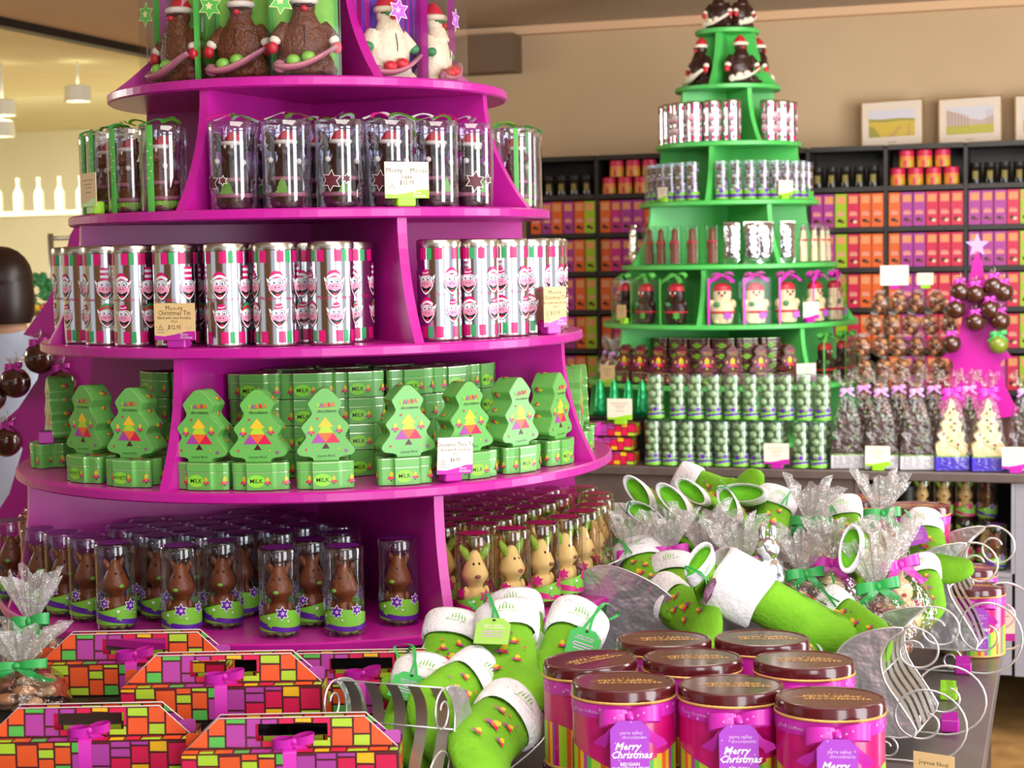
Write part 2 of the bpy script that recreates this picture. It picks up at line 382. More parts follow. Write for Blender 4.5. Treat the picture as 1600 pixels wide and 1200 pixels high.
# ------------------------------------------------------------------ far left room: lights, bottle ledge
for i, (x, y) in enumerate(((122, 150), (4, 172), (2, 205))):
    P = at(x, y, 9.5); b = MB(); b.lathe([(0, .05), (.045, .05), (.055, 0)], 'lamp_metal', 16); b.lathe([(0, .004), (.05, .004)], 'lamp_glow', 16)
    t = Proto(); h = MB().lathe([(.05, .06), (.07, .05), (.075, -.03), (.066, -.03), (.06, .04)], 'lamp_metal', 16); t.add('lamp_housing', h); t.add('glowing_lens', MB().lathe([(0, -.02), (.064, -.02)], 'lamp_glow', 16))
    z = 2.74; t.add('stem', MB().tube([(0, 0, .05), (0, 0, z-P.z)], .008, 'lamp_metal'))
    place(t, 'ceiling_lamp', T(*P), ('glowing ceiling lamp in the pale far room, under the ceiling panel', 'glowing lamp at the picture edge in far room, upper of the two', 'glowing lamp at the picture edge in far room, lower of the two')[i], 'lamp', 'lamps in the far room')
ld = Proto(); ld.add('ledge_board', MB().box((0, 0, 0), (1.5, .22, .03), 'ledge')); ld.add('bracket', MB().box((-.5, .02, -.07), (.03, .2, .11), 'ledge')); ld.add('bracket', MB().box((.5, .02, -.07), (.03, .2, .11), 'ledge'))
q = at(58, 334, 11.6); LM = T(*q) @ RZ(RYAW); place(ld, 'wall_shelf', LM, 'cream wall shelf carrying pale bottles in the far room', 'shelf')
bt = Proto(); bt.add('bottle', MB().lathe([(0, 0), (.032, 0), (.034, .1), (.03, .13), (.012, .16), (.011, .2), (.014, .205), (0, .205)], 'frost', 14)); bt.add('cap', MB().lathe([(.014, .2), (.014, .225), (0, .225)], 'ledge', 10))
bl = []
for k in range(6): bl.append(place(bt, 'bottle', LM @ T(-.30+.16*k, 0, .015)))
by_row(bl, 'pale frosted bottle on the far room ledge, @', 'bottle', 'bottles on the far ledge')

# ------------------------------------------------------------------ wall shelving with boxes, jars and tins
SF, SB = 8.03, 8.315
US = [-2.49, -2.142, -1.80, -1.465, -1.136, -.785, -.433, -.08, .27]
ZS = [2.113, 1.928, 1.744, 1.560, 1.376, 1.19, 1.0, .80, .58, .34, .06]
for k in range(len(US)-1):
    p = Proto(); u0, u1 = US[k], US[k+1]; cu = (u0+u1)/2
    p.add('back_panel', MB().box((0, SB-.008-SF, 1.06), (u1-u0-.004, .012, 2.09), 'wood_dark'))
    p.add('side_panel', MB().box((-(u1-u0)/2+.009, (SB-SF)/2-.006, 1.055), (.016, SB-SF-.03, 2.09), 'wood_dark'))
    if k == len(US)-2: p.add('side_panel', MB().box(((u1-u0)/2-.009, (SB-SF)/2-.006, 1.055), (.016, SB-SF-.03, 2.09), 'wood_dark'))
    for z in ZS: p.add('top_board' if z == ZS[0] else 'shelf_board', MB().box((.009, (SB-SF)/2-.006, z-.011), (u1-u0-.019, SB-SF-.015, .022), 'wood_dark'))
    place(p, 'shelving_unit', RM @ T(cu, SF, 0), ['dark shelving bay hidden behind the magenta tree edge', 'dark shelving bay directly beside the magenta tree, filled with coloured boxes', 'dark shelving bay hidden behind the green tree, its outer part showing', 'dark shelving bay behind the green tree, mostly hidden', 'dark shelving bay with black jars on top, right beside the green tree', 'dark shelving bay with a pyramid of red tins on top', 'dark shelving bay behind the small magenta tree with hanging chocolate balls', 'dark shelving bay at the picture edge beside lime boxes'][k], 'shelving', 'wall shelving bays')
def choc_box(colr):
    p = Proto(); b = MB(); W, H, D = .052, .152, .12
    b.box((0, D/2, H/2), (W, D, H), colr)
    b2 = Dec(); b2.p(rect(-.019, .108, .019, .142), 'label_peach'); b2.p(rect(-.017, .052, .017, .066), 'label_peach2'); b2.p(rect(-.015, .068, .012, .072), 'label_peach2'); b2.p(ell2(-.005, .03, .011, .008), 'choc_dark'); b2.p(ell2(.008, .024, .009, .007), 'choc_milk' if colr != 's_red' else 'choc_white')
    b2.onto(b, flat_map(FRONT)); p.add('carton', b); return p
BX = {c: choc_box(n) for c, n in (('P', 's_purple'), ('O', 's_orange'), ('L', 's_lime'), ('R', 's_red'), ('K', 's_pink'))}
CN = {'P': 'purple', 'O': 'orange', 'L': 'lime', 'R': 'red', 'K': 'pink'}
COLS = ['OPOPOL', 'OKPPOO', 'OPLROO', 'OKPLOO', 'PPLROO', 'OPPRRR', 'PPPRLL', 'LLOOPP', 'OOPPLL']
RN = {1: 'top box', 2: 'second box', 3: 'third box', 4: 'fourth box', 5: 'fifth box', 6: 'sixth box'}
BN = {0: 'bay by the magenta tree edge', 1: 'bay nearest the magenta tree', 2: 'bay left behind the green tree', 3: 'bay right behind the green tree', 4: 'bay right of the green tree', 5: 'bay under the red tin pyramid', 6: 'bay behind the small magenta tree', 7: 'bay at the picture edge'}
for k in (0, 1, 2, 4, 5, 6, 7):
    for r_ in range(1, 6):
        z = ZS[r_+1]; u0 = US[k]; wd = US[k+1]-u0-.02
        for j, c in enumerate(COLS[k]):
            if k == 2 and j > 2 or k == 7 and j > 1 or r_ == 5 and k in (2, 4): continue
            o = place(BX[c], 'chocolate_box', RM @ T(u0+.02+wd*(j+.5)/6, SF+.012+.006*((j*7+r_) % 3), z+.001))
            tag(o, f'{CN[c]} chocolate box, {("first","second","third","fourth","fifth","sixth")[j]} from left, {RN[r_]} row, {BN[k]}', 'box', f'chocolate boxes, {BN[k]}')
def jar():
    p = Proto(); p.add('glass', MB().lathe([(0, 0), (.026, 0), (.027, .07), (.024, .075)], 'jar_dark', 16)); p.add('lid', MB().lathe([(.025, .074), (.026, .092), (0, .093)], 'black', 16))
    b = MB(); d = Dec().p(rect(-.012, .02, .012, .055), 'label_olive'); d.onto(b, cyl_map(.0273)); p.add('paper_label', b); return p
JAR = jar()
def stin():
    p = Proto(); b = MB().lathe([(0, 0), (.034, 0), (.034, .05)], 's_orange2', 18); d = Dec()
    for i in range(9): d.p(rect(-.1+.0235*i, .003, -.09+.0235*i, .032), ('t_yellow', 's_red', 't_lime')[i % 3])
    d.onto(b, cyl_map(.034)); p.add('tin_body', b); p.add('lid', MB().lathe([(.0345, .05), (.0345, .075), (.03, .079), (0, .079)], 's_red', 18)); return p
STIN = stin()
for k in (0, 4, 6, 7):
    js = [place(JAR, 'sauce_jar', RM @ T(US[k]+.05+.063*j, SF+.05, ZS[1]+.001)) for j in range(5 if k != 7 else 2)]
    by_row(js, f'dark jar on top shelf of the {BN[k]}, @', 'jar', f'dark jars, {BN[k]}')
for k in (1, 5):
    js = []; up = []
    for j in range(4): js.append(place(STIN, 'small_biscuit_tin', RM @ T(US[k]+.057+.08*j, SF+.06, ZS[1]+.001)))
    for j in range(3): up.append(place(STIN, 'small_biscuit_tin', RM @ T(US[k]+.097+.08*j, SF+.06, ZS[1]+.0815)))
    by_row(js, f'red and orange tin in lower pyramid row, {("bay near magenta tree" if k == 1 else "bay under pictures")}, @', 'tin', f'red tin pyramid, {BN[k]}')
    by_row(up, f'red and orange tin atop pyramid, {("bay near magenta tree" if k == 1 else "bay under pictures")}, @', 'tin', f'red tin pyramid, {BN[k]}')

# framed watercolours standing on the shelving
def picture(kind):
    p = Proto(); W, H = .285, .215
    p.add('frame', MB().prism(rect(-W/2, 0, W/2, H), -.006, .006, 'gold_frame', RX(pi/2)))
    b = MB(); Dec().p(rect(-W/2+.007, .007, W/2-.007, H-.007), 'mount').p(rect(-.02, .018, .02, .021), 'ink_grey').onto(b, flat_map(T(0, -.0065, 0) @ FRONT)); p.add('mount_board', b)
    b = MB(); d = Dec(); x0, x1, y0, y1 = -.105, .105, .045, .17
    d.p(rect(x0, y0, x1, y1), 'pt_sky')
    if kind == 0:
        d.p([(x0, y0), (x1, y0), (x1, .115), (.04, .12), (-.03, .117), (x0, .125)], 'pt_ochre'); d.p([(x0, .118), (-.04, .114), (.05, .118), (x1, .113), (x1, .124), (.04, .13), (-.05, .127), (x0, .132)], 'pt_olive')
        d.p([(-.02, y0), (.01, y0), (.05, .09), (.035, .095)], 'pt_path'); d.p([(x0, y0), (-.05, y0), (-.08, .09), (x0, .1)], 'pt_olive'); d.p([(.07, y0), (.085, y0), (.083, .1), (.074, .1)], 'pt_path')
    elif kind == 1:
        d.p([(x0, y0), (x1, y0), (x1, .085), (0, .092), (x0, .085)], 'pt_green'); d.p([(x0, .085), (x1, .085), (x1, .125), (.05, .105), (0, .115), (-.05, .14), (x0, .16)], 'pt_mauve')
        for i in range(7): d.p(rect(-.095+.014*i, .075, -.092+.014*i, .155-.004*i), 'pt_trunk')
        for i in range(3): d.p(rect(.075+.011*i, .08, .077+.011*i, .15), 'pt_trunk')
    else:
        d.p(rect(x0, y0, x1, .1), 'pt_green')
    d.onto(b, flat_map(T(0, -.0075, 0) @ FRONT)); p.add('painting', b); return p
for i, (x, y, a, lb) in enumerate(((1394, 222, .055, 'gold-framed watercolour of a yellow field and path'), (1516, 217, .05, 'gold-framed watercolour of bare trees over green grass'), (1637, 211, .05, 'gold-framed picture cut by the picture edge'))):
    d = ray(x, y); t = (8.19-CAM.dot(NX))/d.dot(NX); P = CAM+d*t; P.z = 2.1135
    place(picture(i), 'framed_painting', T(*P) @ RZ(RYAW-.05) @ RY(-.02+.0*i) @ RX(-.12), lb, 'picture', 'pictures leaning on the wall')

# ------------------------------------------------------------------ display tree stands
class Tree:
    def __init__(s, cx, cy): s.cx, s.cy = cx, cy; s.a0 = math.atan2(-cx, cy)
    def ang(s, deg): return s.a0+math.radians(deg)
    def pos(s, rho, deg, z): a = s.ang(deg); return Vector((s.cx+rho*sin(a), s.cy-rho*cos(a), z))
    def M(s, rho, deg, z, turn=0): return T(*s.pos(rho, deg, z)) @ RZ(s.ang(deg)+turn)
    def face(s, x, y, z, deg_turn=0):
        """on shelf top z under pixel; faces outward"""
        P = onz(x, y, z); a = math.atan2(P.x-s.cx, -(P.y-s.cy)); return T(*P) @ RZ(a+math.radians(deg_turn))
def build_tree(tr, tiers, divs, m, label, th=.019):
    """tiers: (z top, radius) from the bottom up; divs[i]: angle of a divider in the gap above tier i"""
    root = link('display_tree', None, None, T(tr.cx, tr.cy, tiers[0][0]-th)); tag(root, label, 'display stand')
    zb = tiers[0][0]-th
    for z, r in tiers:
        t = th/2; part('shelf', MB().lathe([(0, z-th-zb), (r-.004, z-th-zb), (r, z-th+.003-zb), (r, z-.003-zb), (r-.004, z-zb), (0, z-zb)], m, 96, smooth=False), root)
    for i in range(len(tiers)-1):
        (z0, r0), (z1, r1) = tiers[i], tiers[i+1]; h = z1-th-z0; prof = []
        for k in range(9):
            q = k/8; prof.append((r1-.012+(r0-.006-r1+.012)*(1-q)**2.0, z0+h*q))
        for a in range(4):
            b = MB(); poly = [(.0, z0-zb)]+[(x, z-zb) for x, z in prof]+[(0, z1-th-zb)]
            b.prism(poly, -.009, .009, m, RZ(tr.ang(divs[i]+90*a)-pi/2) @ RX(pi/2)); part('divider', b, root)
    return root
PT = Tree(-.3955, 3.5)
PZ = dict(E=1.005, D=1.2545, C=1.4985, B=1.7385, A=1.9755, X=2.215)
PR = dict(E=.635, D=.595, C=.540, B=.478, A=.396, X=.25)
build_tree(PT, [(PZ[k]-.0009, PR[k]) for k in 'EDCBAX'], [20.5, -27, 19.7, -29.5, 18.7], 'magenta', 'large magenta tiered tree stand loaded with chocolate gifts')
GT = Tree(.90, 7.1)
GZ = [.92, 1.135, 1.366, 1.597, 1.847, 2.08, 2.31, 2.54]; GR = [.62, .585, .52, .44, .363, .296, .214, .13]
build_tree(GT, [(z-.0009, r) for z, r in zip(GZ, GR)], [10, 33, -13.4, 26.5, -13.6, 25, -19], 'green_paint', 'large green tiered tree stand at the back counter')
# ------------------------------------------------------------------ cards
def price_card(lines, wave, clipm, w=.078, h=.062, tan=False, small=False, tilt=0):
    """lines: (text, y, size)"""
    p = Proto(); c = MB().box((0, .004, .0115), (.036, .022, .023), clipm, None, .002); p.add('clip', c)
    b = MB(); z0 = .014
    b.box((0, -.0085, z0+h/2), (w, .0012, h), 'card_tan' if tan else 'card')
    d = Dec(); d.p([(-w/2, 0), (w/2, 0), (w/2, h*.24), (w*.3, h*.235), (0, h*.15), (-w*.25, h*.10), (-w/2, h*.12)], wave)
    for tx, y, s_ in lines:
        if tx == '-': d.p(rect(-w*s_/2, y*h-.0008, w*s_/2, y*h+.0008), 'ink_grey')
        else: d.t(tx, 0, y*h, s_, 'ink' if s_ > .0065 else 'ink_grey')
    if not small:
        d.t('Merry', w*.22, h*.15, .0062, 'white', .3); d.t('Christmas', w*.27, h*.07, .0062, 'white', .3)
        for k, (yy, ww) in enumerate(((.2, .10), (.27, .075), (.335, .045))): d.p([(-w*.34-w*ww, h*yy), (-w*.34+w*ww, h*yy), (-w*.34+w*ww*.9, h*(yy+.012)), (-w*.34-w*ww*.9, h*(yy+.012))], 'ink_grey')
        d.p([(-w*.41, h*.25), (-w*.4, h*.25), (-w*.335, h*.42), (-w*.345, h*.42)], 'ink_grey'); d.p([(-w*.28, h*.25), (-w*.27, h*.25), (-w*.335, h*.42), (-w*.345, h*.42)], 'ink_grey')
        for x, y in ((-.45, .35), (-.18, .27), (.4, .36), (.36, .3), (.3, .34)): d.p(star(.0013, .0006, 5, w*x, h*y), 'ink_grey')
    d.onto(b, flat_map(T(0, -.0091, z0) @ FRONT), .0001); p.add('card', b); return p
CARD_COW = price_card([('Moo-ry', .86, .0115), ('Christmas Tin', .73, .0115), ('filled with mini freckles', .60, .0072), ('MILK', .50, .0062), ('$12.95', .345, .0098)], 'clip_magenta', 'clip_magenta', .081, .064, True)
CARD_MOOSE = price_card([('Monty    Moose', .76, .0125), ('the', .755, .0062), ('DARK', .57, .0088), ('$12.95', .425, .0105)], 'clip_lime', 'clip_lime', .085, .064)
CARD_TREE = price_card([('Christmas Tree Tin', .80, .0103), ('filled with 8 solid trees', .66, .0068), ('MILK', .55, .006), ('$8.95', .38, .0098)], 'clip_magenta', 'clip_magenta', .075, .064)
CARD_GREEK = price_card([('-', .78, .7), ('-', .66, .5), ('-', .56, .3), ('-', .42, .35)], 'clip_magenta', 'clip_magenta', .075, .062, False, True)
CARD_GREEKL = price_card([('-', .78, .7), ('-', .66, .5), ('-', .56, .3), ('-', .42, .35)], 'clip_lime', 'clip_lime', .075, .062, False, True)
CARD_GREEKT = price_card([('-', .78, .7), ('-', .66, .5), ('-', .56, .3), ('-', .42, .35)], 'clip_lime', 'clip_lime', .07, .062, True, True)

# ------------------------------------------------------------------ silver cow tin
def cow(hat):
    d = Dec()
    for s_ in (-1, 1):
        d.p([(s_*.0095, .0035), (s_*.0165, .0095), (s_*.0155, .003), (s_*.011, -.001)], 'p_white'); d.p([(s_*.0105, -.001), (s_*.0155, .0005), (s_*.014, -.0045), (s_*.0105, -.004)], 'p_pink')
    head = smooth_poly([(-.0105, .006), (0, .0085), (.0105, .006), (.011, -.002), (.0135, -.0065), (.011, -.013), (.004, -.021), (0, -.0225), (-.004, -.021), (-.011, -.013), (-.0135, -.0065), (-.011, -.002)], 3)
    d.p([(x*1.07, y*1.05) for x, y in head], 'p_black'); d.p(head, 'p_white')
    d.p(smooth_poly([(-.0125, -.0065), (-.006, -.001), (.006, -.001), (.0125, -.0065), (.0095, -.0135), (0, -.0115), (-.0095, -.0135)], 3), 'p_pink')
    d.p(smooth_poly([(-.0095, -.0095), (0, -.0125), (.0095, -.0095), (.006, -.016), (0, -.0195), (-.006, -.016)], 3), 'p_black'); d.p(ell2(0, -.0172, .004, .0018, 8), 'p_red')
    d.p(ell2(-.0028, -.0055, .0014, .0009, 8, .6), 'p_black'); d.p(ell2(.0028, -.0055, .0014, .0009, 8, -.6), 'p_black')
    for s_ in (-1, 1):
        d.p(ell2(s_*.0052, .0025, .0042, .0042, 12), 'p_black' if s_ > 0 else 'p_white'); d.p(ell2(s_*.005, .0023, .0033, .0035, 12), 'p_white'); d.p(ell2(s_*.0045, .0015, .0016, .0019, 10), 'p_blue'); d.p(ell2(s_*.0045, .0015, .0008, .001, 8), 'p_black')
    if hat == 0:
        d.p(smooth_poly([(-.0105, .009), (-.008, .0175), (0, .0205), (.008, .0165), (.0125, .007), (.0115, .003), (.0095, .009)], 3), 'p_magenta'); d.p(smooth_poly([(-.0115, .0065), (0, .0115), (.0095, .0075), (.0105, .0115), (0, .0155), (-.0105, .011)], 3), 'p_white'); d.p(ell2(.0125, .003, .0022, .0022, 10), 'p_white')
    elif hat == 1:
        for k in range(5): d.p(rect(-.0065, .0085+.0042*k, .0065, .0127+.0042*k), ('p_magenta', 'p_white')[k % 2])
    elif hat == 2:
        d.p(ell2(0, .0105, .008, .0028, 14, .12), 'p_magenta'); d.p(ell2(0, .0125, .0062, .0018, 12, .12), 'p_white'); d.p(ell2(0, .0148, .0062, .0026, 12, .12), 'p_magenta')
    elif hat == 3:
        d.p(smooth_poly([(-.0105, .0085), (-.007, .0165), (0, .0195), (.007, .0165), (.0115, .007), (.0085, .009)], 3), 'p_green'); d.p(smooth_poly([(-.0105, .0065), (0, .011), (.0095, .0065), (.0095, .0105), (0, .015), (-.0105, .0105)], 3), 'p_red')
    else:
        for s_ in (-1, 1):
            for A in ([(s_*.005, .008), (s_*.0062, .0085), (s_*.0095, .0225), (s_*.0083, .0225)], [(s_*.007, .013), (s_*.0075, .0145), (s_*.012, .018), (s_*.012, .0165)], [(s_*.008, .0165), (s_*.0085, .018), (s_*.0055, .0205), (s_*.005, .019)]): d.p(A, 't_brown')
    return d
COWS = [cow(i) for i in range(5)]
def cow_tin():
    p = Proto(); r, h = .0395, .184
    b = MB().lathe([(0, 0), (r-.001, 0), (r, .002), (r, .004)], 'tin_rim', 40); b.lathe([(r, .004), (r, .166)], 'chrome_tin', 40)
    d = Dec(); n = 16; cw = 2*pi*r/n
    for i in range(n):
        m_ = ('p_magenta', 'p_green', 'p_magenta', 'p_white')[i % 4]
        if m_ == 'p_white': continue
        for z0, z1 in ((.006, .026), (.145, .1655)):
            k = .85 if m_ == 'p_magenta' else .6
            d.p(rect(cw*i, z0, cw*i+cw*k*.5, z1), m_); d.p(rect(cw*i+cw*k*.5, z0, cw*i+cw*k, z1), m_)
    for i in range(5):
        Dec().sub(COWS[(0, 1, 4, 0, 2)[i]], (i)*2*pi*r/5, .108, 1.12).onto(b, cyl_map(r), .0004, .00003); Dec().sub(COWS[(2, 3, 4, 1, 0)[i]], (i)*2*pi*r/5+.002, .056, 1.06).onto(b, cyl_map(r), .0004, .00003)
    d.t('Moo-ry Christmas', .0, .083, .0088, 'p_magenta'); d.t('Moo-ry Christmas', pi*r, .083, .0088, 'p_magenta')
    d.onto(b, cyl_map(r), .0003, .000004); p.add('can', b)
    p.add('lid', MB().lathe([(r+.0002, .166), (r+.0012, .1665), (r+.0012, .176), (r-.0005, .1795), (r-.004, .181), (r-.006, .1785), (0, .178)], 'tin_rim', 40)); return p
COWTIN = cow_tin()

# ------------------------------------------------------------------ green christmas-tree tin
def tree_outline():
    h = [(0, .1235), (.008, .1215), (.026, .103), (.0285, .0965), (.0225, .084), (.0255, .0755), (.0385, .062), (.0405, .0555), (.0345, .046), (.0345, .038), (.0475, .022), (.0485, .0145), (.0425, .0095), (.0285, .0075), (.0225, .0045), (.0215, 0)]
    q = smooth_poly(h, 2, False); q = [(max(0, x), max(0, y)) for x, y in q]
    return [(-x, y) for x, y in q[::-1][:-1]]+q       # ends at bottom corners
TO = tree_outline()
def inset(poly, k):
    cx, cy_ = 0, .06; return [(cx+(x-cx)*k, cy_+(y-cy_)*k) for x, y in poly]
def tree_tin(mg, brown=False, word='MILK'):
    """standing, front face towards -Y, bottom at z=0; depth .046"""
    p = Proto(); D = .046; P3 = RX(pi/2)      # (x,y,z)->(x,-z,y)
    b = MB(); b.prism(TO, -D, -.014, mg, P3); b.prism(inset(TO, 1.004), -.0165, -.0155, 'tin_edge', P3)
    # side artwork: little trees along the flanks and the word on the trunk end
    d = Dec().p(ell2(-.005, .0155, .0155, .0108, 18), 't_oval').t(word, -.005, .0155, .0105, 'p_black', 0, .012).sub(mini_tree(.0072, brown), .0142, .016)
    d.onto(b, flat_map(T(0, D, 0) @ RX(pi)), .0004)
    seg = [(TO[i], TO[i+1]) for i in range(len(TO)-1)]
    for i in range(3, len(seg)-3, 5):
        (x0, y0), (x1, y1) = seg[i]; e = Vector((x1-x0, 0, y1-y0)); 
        if e.length < .002: continue
        e.normalize(); nn = Vector((-e.z, 0, e.x)); c = Vector(((x0+x1)/2, .03, (y0+y1)/2))
        M = Matrix(((e.x, 0, nn.x, c.x), (0, -1, 0, c.y), (e.z, 0, nn.z, c.z), (0, 0, 0, 1)))
        mini_tree(.0082 if i % 2 else .0060, brown).onto(b, lambda x, y, h, M=M: M @ Vector((x, y, h)), .0012)
    p.add('tin_base', b)
    b = MB(); o2 = inset(TO, 1.012); b.prism(o2, -.014, -.0015, mg, P3); b.prism(inset(TO, 1.0), -.0015, 0, mg, P3, 'tin_edge')
    d = Dec().sub(mini_tree(.0262, brown), 0, .049); d.sub(mini_tree(.0080, brown), -.0245, .0525); d.sub(mini_tree(.0076, brown), .0235, .0545)
    for x, y, r_, m_ in ((-.0335, .0195, .0026, 't_red'), (-.013, .073, .0026, 't_red'), (.015, .0675, .0013, 't_orange'), (.0345, .0165, .0034, 't_purple'), (.021, .0195, .0018, 't_yellow'), (-.017, .0195, .0009, 't_lime'), (.001, .116, .001, 't_orange')): d.p(star(r_, r_*.6, 6, x, y), m_)
    for i, (ch, m_) in enumerate(zip('YARRA', ('t_lime', 't_purple', 't_orange', 't_red', 't_orange'))): d.t(ch, -.0125+.0068*i, .0945+.0006*i, .0102, m_, 0, .03)
    d.p(rect(-.019, .0892, .020, .0900), 't_lime'); d.t('chocolaterie', .003, .0853, .0066, 'p_black' if not brown else 't_lime', .2, .01); d.t('Joyeux Noël', 0, .0085, .0060, 'p_black' if not brown else 't_lime', .2)
    d.onto(b, flat_map(FRONT), .0003); p.add('tin_lid', b); return p
TTIN = tree_tin('tin_green'); TTINW = tree_tin('tin_green', False, 'WHITE'); TBRN = tree_tin('tin_brown', True)
# lying pose: trunk end outwards (-Y), face up
def LIE(M): return M @ T(0, 0, .0465) @ RX(-pi/2)      # trunk end to the front, lid face up; M at the foot of the front

# ------------------------------------------------------------------ reindeer tube
def reindeer(mb, antl, eye, nose, white):
    body = MB().lathe([(0, .008), (.019, .009), (.0245, .02), (.0255, .032), (.0205, .047), (.0135, .056), (.0145, .062), (.0225, .071), (.0245, .080), (.0190, .094), (.0125, .107), (.0085, .117), (.004, .1215), (0, .122)], mb, 20)
    for s_ in (-1, 1): body.ell((s_*.0185, -.006, .044), (.0065, .007, .015), mb, 10); body.ell((s_*.013, -.012, .014), (.0095, .0115, .008), mb, 10)
    body.ell((0, -.011, .077), (.0155, .014, .0125), mb, 12)
    parts = [('reindeer', body, None)]
    for s_ in (-1, 1):
        if not white:
            a = MB().ell((s_*.0115, .004, .111), (.0055, .004, .012), antl, 10, None, Matrix.Rotation(s_*.35, 3, 'Y')); a.ell((s_*.0165, .004, .118), (.004, .0035, .007), antl, 8); parts.append(('antler', a, 0)); continue
        a = MB(); a.ell((s_*.0175, 0, .117), (.008, .0055, .0135), antl, 10, None, Matrix.Rotation(s_*.5, 3, 'Y')); a.ell((s_*.0125, 0, .108), (.007, .005, .007), antl, 8); a.ell((s_*.0245, 0, .126), (.0045, .004, .008), antl, 8); parts.append(('antler', a, 0))
    f = MB()
    for s_ in (-1, 1): f.ell((s_*.0050, -.0150, .099), (.0023, .0022, .003), eye, 8)
    parts.append(('eyes', f, 0))
    parts.append(('nose', MB().ell((0, -.0262, .078), (.0055, .003, .0036), nose, 10), 0))
    f = MB()
    for z in (.037, .026): f.ell((0, -.0248, z), (.0026, .002, .003), eye, 8)
    parts.append(('button', f, 0)); return parts
def reindeer_tube(white):
    p = Proto(); r, h = .0345, .152; cl = 'acetate_pale' if white else 'acetate'
    b = MB().lathe([(0, .001), (r-.001, .001), (r, .003), (r, h-.02), (r+.0006, h-.0195), (r+.0006, h-.003), (r-.001, h), (r-.004, h+.0005), (0, h+.0005)], cl, 32); p.add('tube', b)
    p.add('top_label', MB().lathe([(0, h+.0012), (r*.80, h+.0012)], 'lid_label_w' if white else 'lid_label', 28))
    ids = {}
    for nm, me, par in reindeer('choc_white' if white else 'choc_milk', 'antler_green' if white else 'choc_milk', 'choc_dark', 'fig_nose' if white else 'antler_green', white):
        ids[len(ids)] = p.add(nm, me, None if par is None else ids[0])
    b = MB(); R_ = r+.0004; n = 28
    def wave(z0f, z1f, m, a0, a1, R2):
        vs = []; fs = []
        for i in range(n+1):
            a = a0+(a1-a0)*i/n; vs += [(R2*sin(a), -R2*cos(a), z0f(a)), (R2*sin(a), -R2*cos(a), z1f(a))]
        for i in range(n): fs.append([2*i, 2*i+2, 2*i+3, 2*i+1])
        b.add(vs, fs, m, True)
    c1, c2 = ('b_mag', 'lime2') if white else ('lime2', 'violet')
    wave(lambda a: .012, lambda a: .042+.006*sin(a*1.5+.6), 'lime2', -pi, pi, R_)
    wave(lambda a: .016-.006*sin(a+.5), lambda a: .026-.008*sin(a+.5), 'b_mag' if white else 'violet', -2.4, 2.4, R_+.0003)
    d = Dec(); sm_ = 'b_mag' if white else 'violet'
    for x, y, q in ((.012, .044, .0115), (-.036, .05, .010), (.048, .046, .010), (-.064, .043, .009)):
        d.p(star(q*1.16, q*.66, 6, x, y, .1), 'white' if not white else sm_); d.p(star(q, q*.55, 6, x, y, .1), sm_)
        if not white: d.p(star(q*.35, q*.2, 5, x+.001, y), 'p_pale')
    d.p(star(.0035, .002, 5, -.011, .036), 'white'); d.p(star(.008, .0045, 6, -.008, .026), 'lime2'); d.p(star(.0022, .0012, 5, .022, .03), 'white')
    d.onto(b, cyl_map(R_+.0006)); p.add('paper_band', b)
    b = MB()
    R = random.Random(3)
    for i in range(16): a = 2*pi*i/16; q = .013+.010*R.random(); b.ell((q*sin(a), -q*cos(a), .008+.004*R.random()), (.011, .008, .005+.003*R.random()), 'lime_tissue', 7, None, Matrix.Rotation(a+R.random(), 3, 'Z') @ Matrix.Rotation(R.random()-.5, 3, 'X'))
    if not white: p.add('tissue', b)
    return p
mat('lid_label', '#5e1a6e', .3); mat('lid_label_w', '#a3154f', .35); mat('lime2', '#7cc43a', .45); mat('b_mag', '#c8207c', .4); mat('p_pale', '#d9a8e4', .4)
RTUBE = reindeer_tube(False); RTUBEW = reindeer_tube(True)

